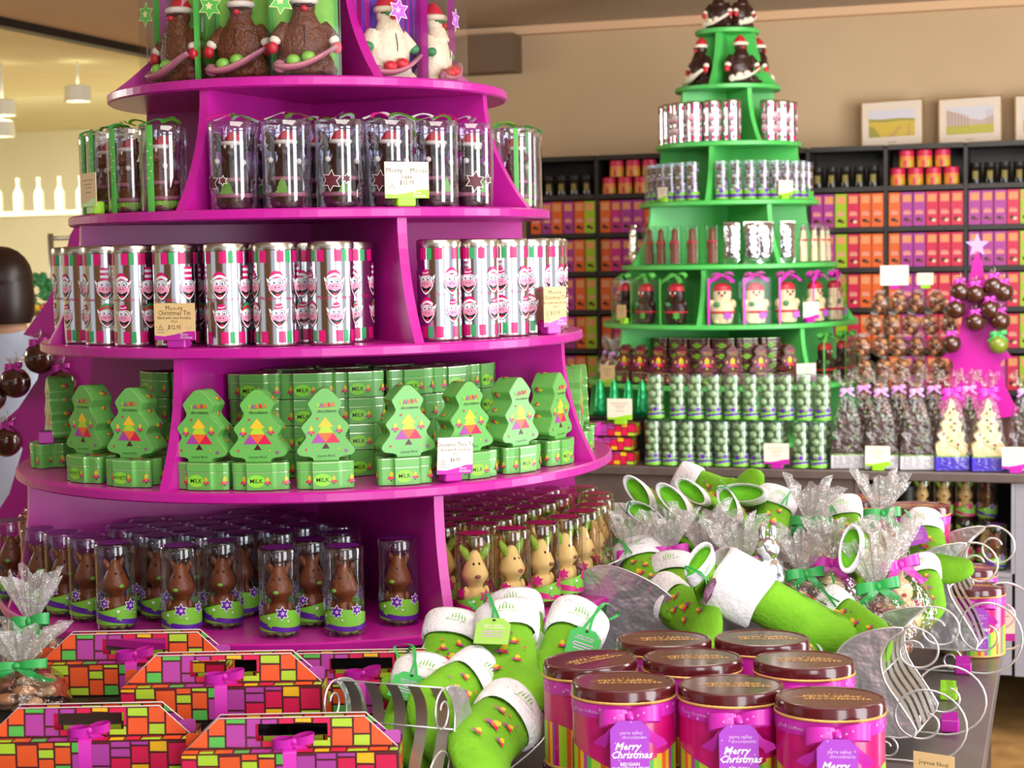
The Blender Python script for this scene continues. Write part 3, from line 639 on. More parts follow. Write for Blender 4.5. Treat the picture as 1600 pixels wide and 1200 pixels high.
# ------------------------------------------------------------------ moose tube
def ribbon_curl(b, m, z, R, n=3, r0=.03):
    for k in range(n):
        a = R.random()*2*pi; L = .03; pts = []; 
        for i in range(8):
            t = i/7; rr = t*(r0+.008)*1.25; pts.append((rr*cos(a+t*1.2), rr*sin(a+t*1.2), z+.003+.007*sin(t*pi*1.2)+.002*k))
        b.strip(pts, .006, m[k % len(m)], [(sin(a+.3*i), -cos(a+.3*i), .5) for i in range(8)])
def moose_tube(dark, seed):
    p = Proto(); r, h = .0435, .155; R = random.Random(seed)
    p.add('tube', MB().lathe([(0, .001), (r-.001, .001), (r, .003), (r, h-.018), (r+.0007, h-.0175), (r+.0007, h-.003), (r-.001, h), (0, h)], 'acetate_moose', 32))
    cm = 'choc_dark' if dark else 'choc_santa'
    b = MB().lathe([(0, .004), (.026, .005), (.029, .02), (.027, .045), (.022, .07), (.0165, .088), (.015, .095)], cm, 18)
    b.ell((0, -.004, .108), (.018, .018, .02), cm, 14); b.ell((0, -.018, .098), (.014, .013, .011), cm, 12)
    for s_ in (-1, 1): b.ell((s_*.025, -.006, .062), (.008, .01, .022), cm, 10, None, Matrix.Rotation(-s_*.25, 3, 'Y')); b.ell((s_*.013, -.014, .008), (.012, .014, .008), cm, 10)
    i0 = p.add('moose', b)
    for s_ in (-1, 1):
        a = MB(); a.ell((s_*.027, .002, .118), (.009, .005, .018), cm, 10, None, Matrix.Rotation(s_*.35, 3, 'Y'))
        for k in range(3): a.ell((s_*(.031+.002*k), .001, .108+.012*k), (.0065, .004, .005), cm, 8)
        p.add('antler', a, i0)
    b = MB().lathe([(.0175, .117), (.015, .126), (.008, .136), (0, .139)], 'fig_red', 14); b.ell((.012, -.004, .129), (.006, .006, .006), 'fig_red', 8); j = p.add('hat', b, i0)
    p.add('brim', MB().tube([(.0175*cos(t), .0175*sin(t)-.003, .117) for t in [2*pi*i/14 for i in range(14)]], .0042, 'fig_white', 6, None, True), i0)
    b = MB()
    for s_ in (-1, 1): b.ell((s_*.0065, -.0195, .111), (.0035, .0025, .0042), 'fig_white', 8)
    p.add('eyes', b, i0)
    b = MB()
    for s_, z in ((-1, .086), (1, .082)): b.ell((s_*.026, -.014, z), .0055, 'fig_white', 8)
    p.add('mitten', b, i0)
    b = MB().tube([(.0275*sin(t), -.0275*cos(t)-.001, .052) for t in [2*pi*i/18 for i in range(18)]], .0042, 'fig_pink', 6, None, True); b.tube([(.031*sin(t), -.031*cos(t)-.001, .024) for t in [2*pi*i/18 for i in range(18)]], .0045, 'fig_pink', 6, None, True); p.add('trim_band', b, i0)
    tri = [(-.013, 0), (.013, 0), (.008, .008), (.01, .008), (.0055, .016), (.007, .016), (0, .027), (-.007, .016), (-.0055, .016), (-.01, .008), (-.008, .008)]
    p.add('tree_decoration', MB().prism(tri, .029, .034, 'fig_green', T(0, 0, .027) @ RX(pi/2)), i0)
    b = MB(); ribbon_curl(b, ['ribbon_pale', 'lime2', 'b_mag'] if dark else ['ribbon_green', 'lime2'], h, R, 4); p.add('ribbon', b)
    b = MB(); d = Dec()
    if dark:
        d.p(rect(-.074, .0, -.066, h-.001), 'ribbon_pale')
        for i in range(5): d.p(rect(-.0735, .006+.03*i, -.0665, .018+.03*i), ('lime2', 'b_mag')[i % 2])
        if seed % 2 == 0:
            d.p(star(.02, .011, 6, -.028, .047, .1), 'white'); d.p(star(.018, .0098, 6, -.028, .047, .1), 'star_brown'); d.p(star(.01, .0055, 6, .0, .05, .1), 'white'); d.p(star(.008, .0045, 6, .0, .05, .1), 'star_brown')
    else:
        d.p(rect(.012, 0, .026, h-.001), 'lime3'); d.p(rect(-.052, 0, -.043, h-.001), 'lime3')
        for i in range(6): d.p(star(.0018, .001, 5, .016+.005*(i % 2), .06+.012*i), 'white')
    d.onto(b, cyl_map(r+.0008)); p.add('printed_band', b)
    if not dark:
        b = MB()
        for i in range(12): a = 2*pi*i/12; b.ell((.022*sin(a), -.022*cos(a), .014), (.014, .01, .012), 'lime_tissue', 7, None, Matrix.Rotation(a, 3, 'Z') @ Matrix.Rotation(.5, 3, 'X'))
        p.add('tissue', b)
    return p
mat('ribbon_pale', '#dfe6e6', .3, spec=.6); mat('lime3', '#58b84e', .4)
MOOSE = [moose_tube(True, i) for i in range(3)]; MOOSEM = [moose_tube(False, 4), moose_tube(False, 5)]

# ------------------------------------------------------------------ santa in a clear box
def santa(body_m, hat_m, hat_trim, mit_m, board_m, feet_m, beard_m):
    o = []
    b = MB(); b.lathe([(0, .028), (.034, .029), (.044, .036), (.047, .050), (.0465, .066), (.042, .082), (.034, .094), (.022, .102), (.0, .106)], body_m, 22, True, None, sy=.72)
    b.lathe([(.0, .082), (.026, .084), (.03, .095), (.024, .106), (.019, .118), (0, .12)], body_m, 18, True, T(0, -.006, 0), sy=.85)   # beard collar
    b.ell((0, -.002, .126), (.0215, .02, .021), body_m, 16)
    for s_ in (-1, 1):
        b.tube([(s_*.030, 0, .090), (s_*.043, -.004, .078), (s_*.052, -.012, .066)], lambda t: .0165-.004*t, body_m, 10)
        b.ell((s_*.03, .004, .024), (.024, .028, .022), body_m, 12); b.ell((s_*.04, -.004, .012), (.02, .024, .013), body_m, 10)
    b.ell((0, .004, .015), (.057, .032, .017), body_m, 14)
    o.append(('santa_body', remesh(b, .0021, 'santa_body', body_m), None))
    b = MB()
    for k in (-1, 0, 1): b.tube([(k*.013*(1-.3*t), -.0355+.012*abs(t-.4)+ (.004 if k else 0), .046+.05*t) for t in [i/6 for i in range(7)]], .0009, 'groove', 5)
    o.append(('coat_seam', b, 0))
    b = MB().lathe([(.0225, .136), (.0205, .146), (.014, .157), (.006, .165), (0, .167)], hat_m, 16, True, T(0, .001, 0)); o.append(('hat', b, 0))
    b = MB().tube([(.021*cos(t), .019*sin(t)-.003, .1365) for t in [2*pi*i/16 for i in range(16)]], .0062, hat_trim, 8, None, True); o.append(('hat_brim', b, 0))
    b = MB()
    for s_ in (-1, 1): b.ell((s_*.009, -.0195, .1285), (.0075, .004, .0042), 'groove' if body_m != 'cream_santa' else 'fig_dkgreen', 10)
    b.tube([(-.019, -.011, .129), (-.009, -.0215, .129), (.009, -.0215, .129), (.019, -.011, .129)], .0016, 'groove' if body_m != 'cream_santa' else 'fig_dkgreen', 6); o.append(('goggles', b, 0))
    o.append(('nose', MB().ell((0, -.0235, .1215), (.0068, .006, .0055), 'fig_red', 10), 0))
    for s_ in (-1, 1):
        o.append(('cuff', MB().ell((s_*.0525, -.014, .066), (.0115, .0105, .0095), hat_trim if body_m != 'cream_santa' else mit_m, 10), 0))
        if body_m != 'cream_santa': o.append(('mitten', MB().ell((s_*.0570, -.019, .052), (.0100, .0090, .0115), mit_m, 10), 0))
    pts = [(-.050, -.034, .017), (-.036, -.042, .015), (-.01, -.045, .018), (.018, -.044, .029), (.04, -.038, .042), (.056, -.03, .052)]
    b = MB().tube(smooth_poly(pts, 3, False), lambda t: .0125*(1-.45*t), board_m, 8, None, False, .5); b.ell((-.046, -.035, .0175), (.013, .009, .012), board_m, 10); o.append(('snowboard', b, 0))
    b = MB()
    for s_ in (-1, 1): b.ell((s_*.0135-.008, -.040, .0300+s_*.003), (.0140, .012, .0115), feet_m, 12)
    o.append(('boot', b, 0)); return o
mat('groove', '#3c1d12', .6)
def santa_box(kind):
    p = Proto(); W, D, H = .128, .085, .212
    b = MB().box((0, D/2, H/2), (W, D, H), 'acetate_box'); p.add('clear_box', b)
    b = MB().box((0, D-.003, H/2), (W-.003, .001, H-.004), 'back_green' if kind == 0 else 'back_purple'); d = Dec()
    if kind: 
        for x in (-.05, -.02, .02, .05): d.p(rect(x-.006, .002, x+.006, H-.003), 'magenta')
    else: d.p(rect(-W/2+.002, .002, -W/2+.008, H-.003), 'lime3'); d.p(rect(W/2-.008, .002, W/2-.002, H-.003), 'lime3')
    d.onto(b, flat_map(T(0, D-.0035, 0) @ FRONT)); p.add('back_card', b)
    for nm, me, par in (santa('choc_santa', 'fig_red', 'fig_white', 'fig_red', 'fig_pink', 'fig_green', 0) if kind == 0 else santa('cream_santa', 'fig_red', 'cream_santa', 'fig_dkgreen', 'fig_pink', 'fig_red', 0)):
        if isinstance(me, MB): me.v = [(x, y+.048, z) for x, y, z in me.v]
        else: me.transform(T(0, .048, 0))
        i = p.add(nm, me, None if par is None else base)
        if par is None: base = i
    b = MB(); d = Dec(); c = 'lime3' if kind == 0 else 'b_purple2'
    d.p(rect(-.008, .0, .008, H), c) if kind == 2 else d.p(star(.024, .013, 6, -.040 if kind == 0 else -.006, .130, .1), 'gold_pale' if kind == 0 else 'white'); 
    if kind != 2: d.p(star(.0215, .0117, 6, -.040 if kind == 0 else -.006, .130, .1), c); d.p(star(.008, .004, 5, -.042 if kind == 0 else -.008, .131), 'p_pale' if kind else 'gold_pale')
    d.onto(b, flat_map(T(0, -.0004, 0) @ FRONT)); d2 = Dec().p(rect(-.012, .0, .002, H), 'lime3' if kind == 0 else 'magenta'); d2.onto(b, flat_map(T(-W/2-.0004, D*.45, 0) @ RZ(-pi/2) @ FRONT)); d2.onto(b, flat_map(T(W/2+.0004, D*.45, 0) @ RZ(pi/2) @ FRONT)); p.add('star_sticker', b); return p
mat('back_green', '#8fd64a', .5, var=.3, vscale=18); mat('back_purple', '#5d2fae', .5, var=.2, vscale=18); mat('gold_pale', '#e8e2a0', .4); mat('b_purple2', '#b455d0', .4)
SBOX = [santa_box(0), santa_box(1)]
# ------------------------------------------------------------------ top tier: santas in boxes
o = []
for x, y, tn in ((364, 122, 2), (478, 117, 2)): o.append(place(SBOX[0], 'chocolate_santa_box', PT.face(x, y+.5, PZ['A'], tn)))
o.append(place(SBOX[0], 'chocolate_santa_box', PT.face(253, 131, PZ['A'], 0) ))
by_row(o, 'milk chocolate santa in green-backed clear box on the top magenta shelf, @', 'chocolate gift box', 'milk santa boxes')
o = [place(SBOX[1], 'chocolate_santa_box', PT.M(.315, d, PZ['A'])) for d in (33.5, 66)]
o.append(place(SBOX[1], 'chocolate_santa_box', PT.M(.315, -86, PZ['A'])))
by_row(o, 'white chocolate santa in purple-backed clear box on the top magenta shelf, @', 'chocolate gift box', 'white santa boxes')

# ------------------------------------------------------------------ second tier: moose tubes
def arc(tr, P, name, rho, degs, z, **k): return [place(P[i % len(P)] if isinstance(P, list) else P, name, tr.M(rho+(k.get('dr', 0)*(i % 2)), d, z, rnd.uniform(-.25, .25))) for i, d in enumerate(degs)]
by_row(arc(PT, MOOSE, 'moose_tube', .410, (-19.5, -6.0, 7.3, 20.2, 33.2, 46.0), PZ['B']), 'dark chocolate moose tube with santa hat, front row of second shelf, @', 'chocolate tube', 'dark moose tubes')
by_row(arc(PT, MOOSE, 'moose_tube', .312, (-14, 3, 20, 36), PZ['B']), 'dark chocolate moose tube behind the front row, second shelf, @', 'chocolate tube', 'dark moose tubes behind')
by_row(arc(PT, MOOSEM, 'moose_tube', .410, (-40.5, -54, -67.5, -81), PZ['B']), 'milk moose tube with green band, at shelf left of divider, @', 'chocolate tube', 'milk moose tubes')
by_row(arc(PT, MOOSEM, 'moose_tube', .42, (70, 84), PZ['B']), 'milk moose tube with green band, right end of second shelf, @', 'chocolate tube', 'milk moose tubes at right')
place(CARD_MOOSE, 'price_card', PT.M(.4665, 20.6, PZ['B']), 'cream and lime Monty the Moose price card at $12.95', 'price card')
place(CARD_GREEKT, 'price_card', PT.M(.466, -60, PZ['B']), 'tan price card before milk moose tubes on the second shelf left', 'price card')

# ------------------------------------------------------------------ third tier: cow tins
by_row(arc(PT, COWTIN, 'cow_tin', .472, (3.6, -8.2, -18.8, -31.2, -43, -54), PZ['C']) + arc(PT, COWTIN, 'cow_tin', .474, (-65,), PZ['C']), 'silver Christmas tin with laughing cows, front row left of divider, @', 'tin', 'cow tins, front bay')
by_row(arc(PT, COWTIN, 'cow_tin', .384, (-2.5, 10, -15.5, -37), PZ['C']), 'silver cow tin standing behind the front row, front bay, @', 'tin', 'cow tins behind')
by_row(arc(PT, COWTIN, 'cow_tin', .472, (-79, -89), PZ['C']), 'silver cow tin beyond the end divider on the shelf end, @', 'tin', 'cow tins beyond divider')
by_row(arc(PT, COWTIN, 'cow_tin', .472, (28.2, 38.8, 49.4, 60, 70.6, 81), PZ['C']), 'silver cow tin in the bay right of the divider, @', 'tin', 'cow tins, second bay')
place(CARD_COW, 'price_card', PT.M(.528, -26.9, PZ['C']), 'tan Moo-ry Christmas Tin price card at $12.95', 'price card')
place(price_card([('Moo-ry', .86, .0115), ('Christmas Tin', .73, .0115), ('filled with mini freckles', .60, .0072), ('MILK', .50, .0062), ('$12.95', .345, .0098)], 'clip_magenta', 'clip_magenta', .06, .075, True), 'price_card', PT.M(.527, 57.5, PZ['C'], -.35), 'narrow angled Moo-ry tin price card near the shelf end', 'price card')

# ------------------------------------------------------------------ fourth tier: tree tins
base = []; stand = []
PSTD = [312, 403, 510, 640, 735, 814, 876]; 
for x, d0 in ((312, 0), (405, 0), (510, 0), (636, 0), (750, 0), (826, 0), (887, 0)):
    rho = .565; 
    # find angle on the circle whose front foot projects to x
    best = min([k*.25 for k in range(-120, 340)], key=lambda d: abs(pxof(PT.pos(rho, d, PZ['D']))[0]-x))
    base.append(place(TTIN, 'tree_tin', LIE(PT.M(rho, best, PZ['D'], math.radians(rnd.uniform(-6, 6))))))
by_row(base, 'green tree-shaped tin lying flat at shelf front marked MILK, @', 'tin', 'lying tree tins, front bay')
for x in PSTD:
    rho = .548; best = min([k*.25 for k in range(-120, 340)], key=lambda d: abs(pxof(PT.pos(rho, d, PZ['D']+.047))[0]-x))
    tw = {312: 0.14, 403: .1, 510: .02, 640: -.13, 735: -.2, 814: -.3, 876: -.36}[x]
    stand.append(place(TTIN, 'tree_tin', PT.M(rho, best, PZ['D']+.0475, 0)))
by_row(stand, 'upright green Christmas tree tin standing on lying tins, middle bay, @', 'tin', 'upright tree tins, front bay')
base = []; stand = []
for x in (192, 120, 72, 36):
    best = min([-k*.25 for k in range(110, 400)], key=lambda d: abs(pxof(PT.pos(.565, d, PZ['D']))[0]-x)); base.append(place(TTINW, 'tree_tin', LIE(PT.M(.565, best, PZ['D'], .05))))
for x in (203, 131, 78, 48):
    best = min([-k*.25 for k in range(110, 400)], key=lambda d: abs(pxof(PT.pos(.53, d, PZ['D']+.047))[0]-x)); stand.append(place(TTIN, 'tree_tin', PT.M(.53, best, PZ['D']+.0475, .15)))
by_row(base, 'lying green tree tin marked WHITE, left of the divider, @', 'tin', 'white chocolate tree tins')
by_row(stand, 'upright green tree tin in the bay left of the divider, @', 'tin', 'upright tree tins, left bay')
base = []
for d in (72, 84): base.append(place(TTIN, 'tree_tin', LIE(PT.M(.56, d, PZ['D']))))
by_row(base, 'lying green tree tin beyond the right divider, @', 'tin', 'tree tins beyond right divider')
base = [place(TTIN, 'tree_tin', PT.M(.545, d, PZ['D']+.0475, .1)) for d in (71, 82)]
by_row(base, 'upright green tree tin beyond the right divider, @', 'tin', 'tree tins beyond right divider')
# stacks of lying tins behind
k = 0
for (rho, degs, n) in ((.405, (-17, -3, 11, 26, 40, 53), 4), (.27, (-12, 12, 36), 4)):
    for i, d in enumerate(degs):
        for L in range(n):
            tnn = rnd.uniform(-.12, .12)
            ob = place(TTIN, 'tree_tin', LIE(PT.M(rho, d, PZ['D']+.0474*L, tnn)))
            tag(ob, f'lying green tree tin, {("bottom","second","third","top")[L]} of {("first","second","third","fourth","fifth","sixth")[i]} stack from divider, {"back" if rho < .3 else "middle"} row', 'tin', 'stacked tree tins')
for i, d in enumerate((-37, -52, -66)):
    for L in range(4 if i < 2 else 3):
        ob = place(TTIN, 'tree_tin', LIE(PT.M(.40, d, PZ['D']+.0474*L, rnd.uniform(-.1, .1)))); tag(ob, f'lying green tree tin, {("bottom","second","third","top")[L]} of {("nearest","middle","outer")[i]} stack left of divider', 'tin', 'stacked tree tins, left bay')
place(CARD_TREE, 'price_card', PT.face(706, 752, PZ['D'], 6) @ RY(.05), 'tilted cream Christmas Tree Tin price card at $8.95', 'price card')
c = MB().box((0, .0, .0115), (.03, .024, .023), 'clip_magenta', None, .002); c.box((0, -.013, .012), (.022, .003, .018), 'clip_magenta')
pp = Proto(); pp.add('clip_block', MB().box((0, .0, .0115), (.03, .024, .023), 'clip_magenta', None, .002)); pp.add('slot', MB().box((0, 0, .0235), (.024, .003, .003), 'black'))
place(pp, 'card_clip', T(*(PT.pos(.535, -78, PZ['D']+.0475))) @ RZ(.2), 'small empty magenta card clip atop a lying tree tin at far left', 'card clip')

# ------------------------------------------------------------------ bottom tier: reindeer tubes
def hexfill(tr, d0, d1, rmax, rmin, pitch, margin, taken, z):
    out = []; a0, a1 = math.radians(d0), math.radians(d1); mid = (a0+a1)/2
    rows = int(2*rmax/(pitch*.87))+2
    for j in range(-rows, rows):
        for i in range(-rows, rows):
            x = (i+.5*(j % 2))*pitch; y = j*pitch*.87; rr = math.hypot(x, y)
            if rr > rmax or rr < rmin: continue
            a = math.atan2(x, -y)         # relative to the view line
            if not (a0 < a < a1): continue
            if rr*sin(min(a-a0, a1-a) if min(a-a0, a1-a) < pi/2 else pi/2) < margin: continue
            P = tr.pos(rr, math.degrees(a), z)
            if any((P-q).length < pitch*.985 for q in taken): continue
            out.append(P)
    return out
FR = [(20, 936), (66, 953), (103, 960), (140, 968), (183, 982), (285, 988), (350, 979), (438, 993), (489, 977), (537, 963), (624, 974)]
TK = []; o = []; RH = ['leftmost']
for x, y in FR:
    P = onz(x, y-1, PZ['E'])
    for q in TK:                                    # keep neighbours apart
        if (P-q).length < .0708: P = q+(P-q).normalized()*.0708
    TK.append(P); o.append(place(RTUBE, 'reindeer_tube', T(*P) @ RZ(PT.a0+rnd.uniform(-.7, .7))))
by_row(o, 'clear tube with milk chocolate reindeer, front row of bottom magenta shelf, @', 'chocolate tube', 'milk reindeer tubes, front row')
B1 = hexfill(PT, -69.5, 20.5, .585, .09, .0732, .05, TK, PZ['E'])
B1.sort(key=lambda P: (P-CAM).length)
rows = {}
for P in B1: rows.setdefault(round((P.y)/.062), []).append(P)
for n_, (ky, ps) in enumerate(sorted(rows.items())):
    hid = n_ > 3
    o = [place(RTUBE, 'reindeer_tube', T(*P) @ RZ(rnd.uniform(-1, 1)), None, None, None, ('eyes', 'button', 'nose', 'antler') if hid else ()) for P in ps]
    by_row(o, f'purple-topped milk reindeer tube, {("first","second","third","fourth","fifth","sixth","seventh","eighth","ninth","tenth")[min(n_,9)]} row behind the front, @', 'chocolate tube', f'milk reindeer tubes behind, row {n_+1}')
TK2 = []; o = []
for rho, d in ((.56, 28.8), (.565, 37), (.565, 45.2), (.565, 53.4), (.565, 61.6), (.565, 69.8), (.565, 78), (.565, 86.2)):
    P = PT.pos(rho, d, PZ['E']); TK2.append(P); o.append(place(RTUBEW, 'reindeer_tube', T(*P) @ RZ(PT.a0+math.radians(d)*.75-(.25 if d < 32 else -.1))))
by_row(o, 'clear tube with white chocolate reindeer, front row right of divider, @', 'chocolate tube', 'white reindeer tubes, front row')
B2 = hexfill(PT, 20.5, 108, .575, .1, .0732, .048, TK2, PZ['E']); rows = {}
for P in B2: rows.setdefault(round(P.y/.062), []).append(P)
for n_, (ky, ps) in enumerate(sorted(rows.items())):
    o = [place(RTUBEW, 'reindeer_tube', T(*P) @ RZ(PT.a0+.5+rnd.uniform(-.6, .6)), None, None, None, ('button', 'nose') if n_ > 3 else ()) for P in ps]
    by_row(o, f'pink-topped white reindeer tube, {("first","second","third","fourth","fifth","sixth","seventh","eighth","ninth","tenth")[min(n_,9)]} row deep, @', 'chocolate tube', f'white reindeer tubes, row {n_+1}')
# ------------------------------------------------------------------ display table, plinth, risers
TZ = .745
p = Proto(); p.add('table_top', MB().box((-1.3, 2.7, TZ-.02), (2.34, 3.0, .04), 'table_dark', None, .004)); p.add('table_body', MB().box((-1.3, 2.7, (TZ-.04)/2), (2.28, 2.94, TZ-.045), 'wood_dark'))
place(p, 'display_table', RM, 'big dark wooden display table carrying the magenta tree, stockings and tins', 'table')
p = Proto(); p.add('drum', MB().lathe([(0, 0), (.47, 0), (.47, .232), (0, .232)], 'black', 48)); p.add('base_ring', MB().lathe([(.472, 0), (.485, 0), (.485, .02), (.472, .02)], 'black', 48))
place(p, 'plinth', T(PT.cx, PT.cy, TZ+.001), 'black round plinth under the large magenta tree', 'plinth')
def riser(x0, x1, y0, y1, z, label, rz=0, c=None):
    p = Proto(); w_, d_, h = x1-x0, y1-y0, z-TZ-.001
    p.add('top_panel', MB().box((0, 0, h-.006), (w_, d_, .012), 'black')); p.add('box_body', MB().box((0, 0, (h-.013)/2), (w_-.01, d_-.01, h-.013), 'black'))
    return place(p, 'display_riser', T((x0+x1)/2, (y0+y1)/2, TZ+.001) @ RZ(rz), label, 'riser')
riser(-.80, -.17, 2.22, 2.50, .924, 'low black riser under the front row of patterned gift boxes')
riser(-.80, -.37, 2.51, 2.80, .969, 'taller black riser under the back row of patterned gift boxes')
riser(-.36, -.10, 2.64, 2.80, .934, 'small black riser under the gift box behind the stockings')

# ------------------------------------------------------------------ bows
def bow(m, k=1.0, tails=2, seed=0):
    b = MB(); R = random.Random(seed)
    for s_ in (-1, 1):
        pts = []; 
        for i in range(11):
            t = i/10*2*pi; pts.append((s_*k*(.018-.018*cos(t))*.95, -k*.006*sin(t)*1.6, k*(.004*sin(t)+.006*(1-cos(t))*.5*s_*.6)))
        b.strip(pts, lambda t: k*(.010+.007*sin(t*pi)), m, [(0, .25, 1)]*11)
    b.ell((0, -k*.004, 0), (k*.006, k*.0055, k*.0075), m, 8)
    for j in range(tails):
        s_ = (-1, 1)[j % 2]; pts = [(s_*k*(.004+.026*t+.01*R.random()*t), -k*(.006+.004*sin(t*4)), -k*(.002+.030*t)) for t in [i/5 for i in range(6)]]
        b.strip(pts, k*.013, m, [(.9, .1, .45*s_)]*6)
    return b

# ------------------------------------------------------------------ biscuit tins
def biscuit_tin(seed):
    p = Proto(); rx, ry, h = .0725, .060, .152; sy = ry/rx
    b = MB(); b.lathe([(0, 0), (rx-.001, 0), (rx+.001, .002), (rx+.001, .005), (rx, .006)], 'gold', 48, sy=sy); b.lathe([(rx, .006), (rx, .134)], 'tin_pink', 48, sy=sy)
    n = 60
    for i in range(n):
        a = 2*pi*i/n-pi; hm = .040+.030*abs(sin(a*1.0))**1.3; m_ = ('b_lime', 'b_lime', 'b_orange', 'b_yellow', 'b_purple', 'b_green')[i % 6]
        if 16 < i % 30 < 18: continue
        a2 = 2*pi*(i+1)/n-pi; hm2 = .040+.030*abs(sin(a2))**1.3; R_ = rx+.0004
        b.add([(R_*sin(a), -R_*cos(a)*sy, .006), (R_*sin(a2), -R_*cos(a2)*sy, .006), (R_*sin(a2), -R_*cos(a2)*sy, hm2), (R_*sin(a), -R_*cos(a)*sy, hm)], [[0, 1, 2, 3]], m_)
    Dec().p(rect(-.0012, .052, .0012, .058), 't_yellow').p(rect(.002, .052, .0044, .058), 't_yellow').p(rect(-.003, .058, .006, .0615), 't_yellow').onto(b, cyl_map(rx, .75, 0, sy), .0006)
    p.add('can', b)
    b = MB().lathe([(rx+.002, .1325), (rx+.0025, .1345), (rx+.001, .136)], 'gold', 48, sy=sy); p.add('gold_rim', b)
    b = MB().lathe([(rx+.0012, .135), (rx+.0012, .148), (rx-.0008, .1515), (rx-.004, .152), (rx-.0055, .1508), (0, .1508)], 'lid_brown', 56, sy=sy)
    d = Dec().t('yarra valley', .002, .009, .017, 'gold', .15, .02).t('chocolaterie', .008, -.008, .018, 'gold', .15, .025).p(rect(-.046, .0006, .046, .0020), 'gold')
    for i in range(9): d.p([(-.03+.0075*i, .0145), (-.0285+.0075*i, .0145), (-.027+.007*i, .0145+.009*(1-abs(i-4)/5)), (-.028+.007*i, .0145+.009*(1-abs(i-4)/5))], 'gold')
    d.onto(b, flat_map(T(0, 0, .1508) @ S(1, .82, 1) @ RZ(.1)), .0003); p.add('lid', b)
    b = MB().lathe([(rx+.0006, .112), (rx+.0012, .122), (rx+.0006, .131)], 'ribbon_pink', 48, sy=sy)
    R = random.Random(seed); d = Dec()
    for i in range(26): d.p(star(.0024, .0014, 5, -.2+.017*i, .115+.011*R.random()), 'p_pale')
    d.t('Merry Christmas', -.055, .121, .007, 'p_pale', .3); d.onto(b, cyl_map(rx+.0012, 0, 0, sy), .0004); p.add('ribbon', b)
    bb = bow('ribbon_pink', 1.25, 2, seed); bb2 = MB(); bb2.add(bb.v, bb.f, 'ribbon_pink', True, T(.012, -ry-.006, .119))
    for i in range(6): Dec().p(star(.002, .001, 5, 0, 0), 'p_pale').onto(bb2, flat_map(T(.012+.008*(i-2.5), -ry-.019, .120+.004*(i % 3)) @ FRONT))
    p.add('bow', bb2)
    W, H = .044, .078; b = MB(); tag_o = [(-W/2, -H), (W/2, -H), (W/2, -.010), (W/2-.009, 0), (-W/2+.009, 0), (-W/2, -.010)]
    b.prism(tag_o, 0, .0008, 'tag_purple', FRONT)
    d = Dec().t('yarra valley', .002, -.0135, .0056, 'p_pale', 0, .015).t('chocolaterie', .005, -.0185, .0056, 'p_pale', 0, .015).t('Merry', -.003, -.029, .0115, 'white', .35, .02).t('Christmas', .001, -.0385, .0115, 'white', .35, .02)
    for i, tx in enumerate(('BELGIAN', 'CHRISTMAS TREE', 'BISCUITS')): d.t(tx, 0, -.049-.0052*i, .0056, 'white', 0, .012)
    for i, tx in enumerate(('spiced shortbread', 'biscuit smothered in', 'milk chocolate')): d.t(tx, 0, -.0645-.0043*i, .0042, 'p_pale', 0, .01)
    for i in range(14): d.p(star(.0012, .0007, 5, (R.random()-.5)*W*.9, -H*R.random()), 'p_pale')
    d.onto(b, flat_map(T(0, -.0008, 0) @ FRONT), .0002)
    b2 = MB(); b2.names = list(b.names); M = T(.012, -ry-.021, .117) @ RZ(.1) @ RX(-.10) @ S(1.2)
    b2.v = [tuple(M @ Vector(v)) for v in b.v]; b2.f = b.f; b2.m = b.m; b2.sm = b.sm
    p.add('gift_tag', b2); return p
BT = [biscuit_tin(i) for i in range(3)]
UP = [(974, 1064, 'front row of the upper layer, at left'), (1140, 1069, 'front row of the upper layer, in the middle'), (1297, 1089, 'front row of the upper layer, at right'), (922, 1030, 'leftmost, behind the front row beside the stockings'), (1076, 1026, 'second row, between two front tins'), (1256, 1030, 'second row, at right by the metal sleigh'), (1040, 999, 'back row, against the hammered metal panel'), (1180, 996, 'back row, below the long green stocking')]
pos = []
for x, y, lb in UP:
    P = onz(x, y, TZ+.305); P.z = TZ+.1535
    for Q in pos:
        d = P-Q; e = math.hypot(d.x/.1515, d.y/.1275)
        if e < 1: P = Q+d*(1.002/e)
    pos.append(P)
for i, (P, (x, y, lb)) in enumerate(zip(pos, UP)):
    rz = (-.12, -.16, -.22, 0.55, -.1, -.2, -.1, -.15)[i]; 
    place(BT[i % 3], 'biscuit_tin', T(*P) @ RZ(rz), 'pink biscuit tin with brown lid, '+lb, 'biscuit tin', 'pink biscuit tins')
for i, P in enumerate(pos[:6]):
    place(BT[i % 3], 'biscuit_tin', T(P.x+(.0 if i else -.004), P.y-.002*i, TZ+.001) @ RZ(-.15), 'pink biscuit tin of the lower layer, under the '+('left front tin', 'middle front tin', 'right front tin', 'leftmost second-row tin', 'middle second-row tin', 'right second-row tin')[i], 'biscuit tin', 'pink biscuit tins, lower layer')
place(BT[0], 'biscuit_tin', T(*onz(1440, 1222, .897)) @ T(0, 0, TZ+.001-.897) @ RZ(-.2), 'pink biscuit tin standing alone on the table before the sleigh scroll', 'biscuit tin', 'pink biscuit tins, lower layer')

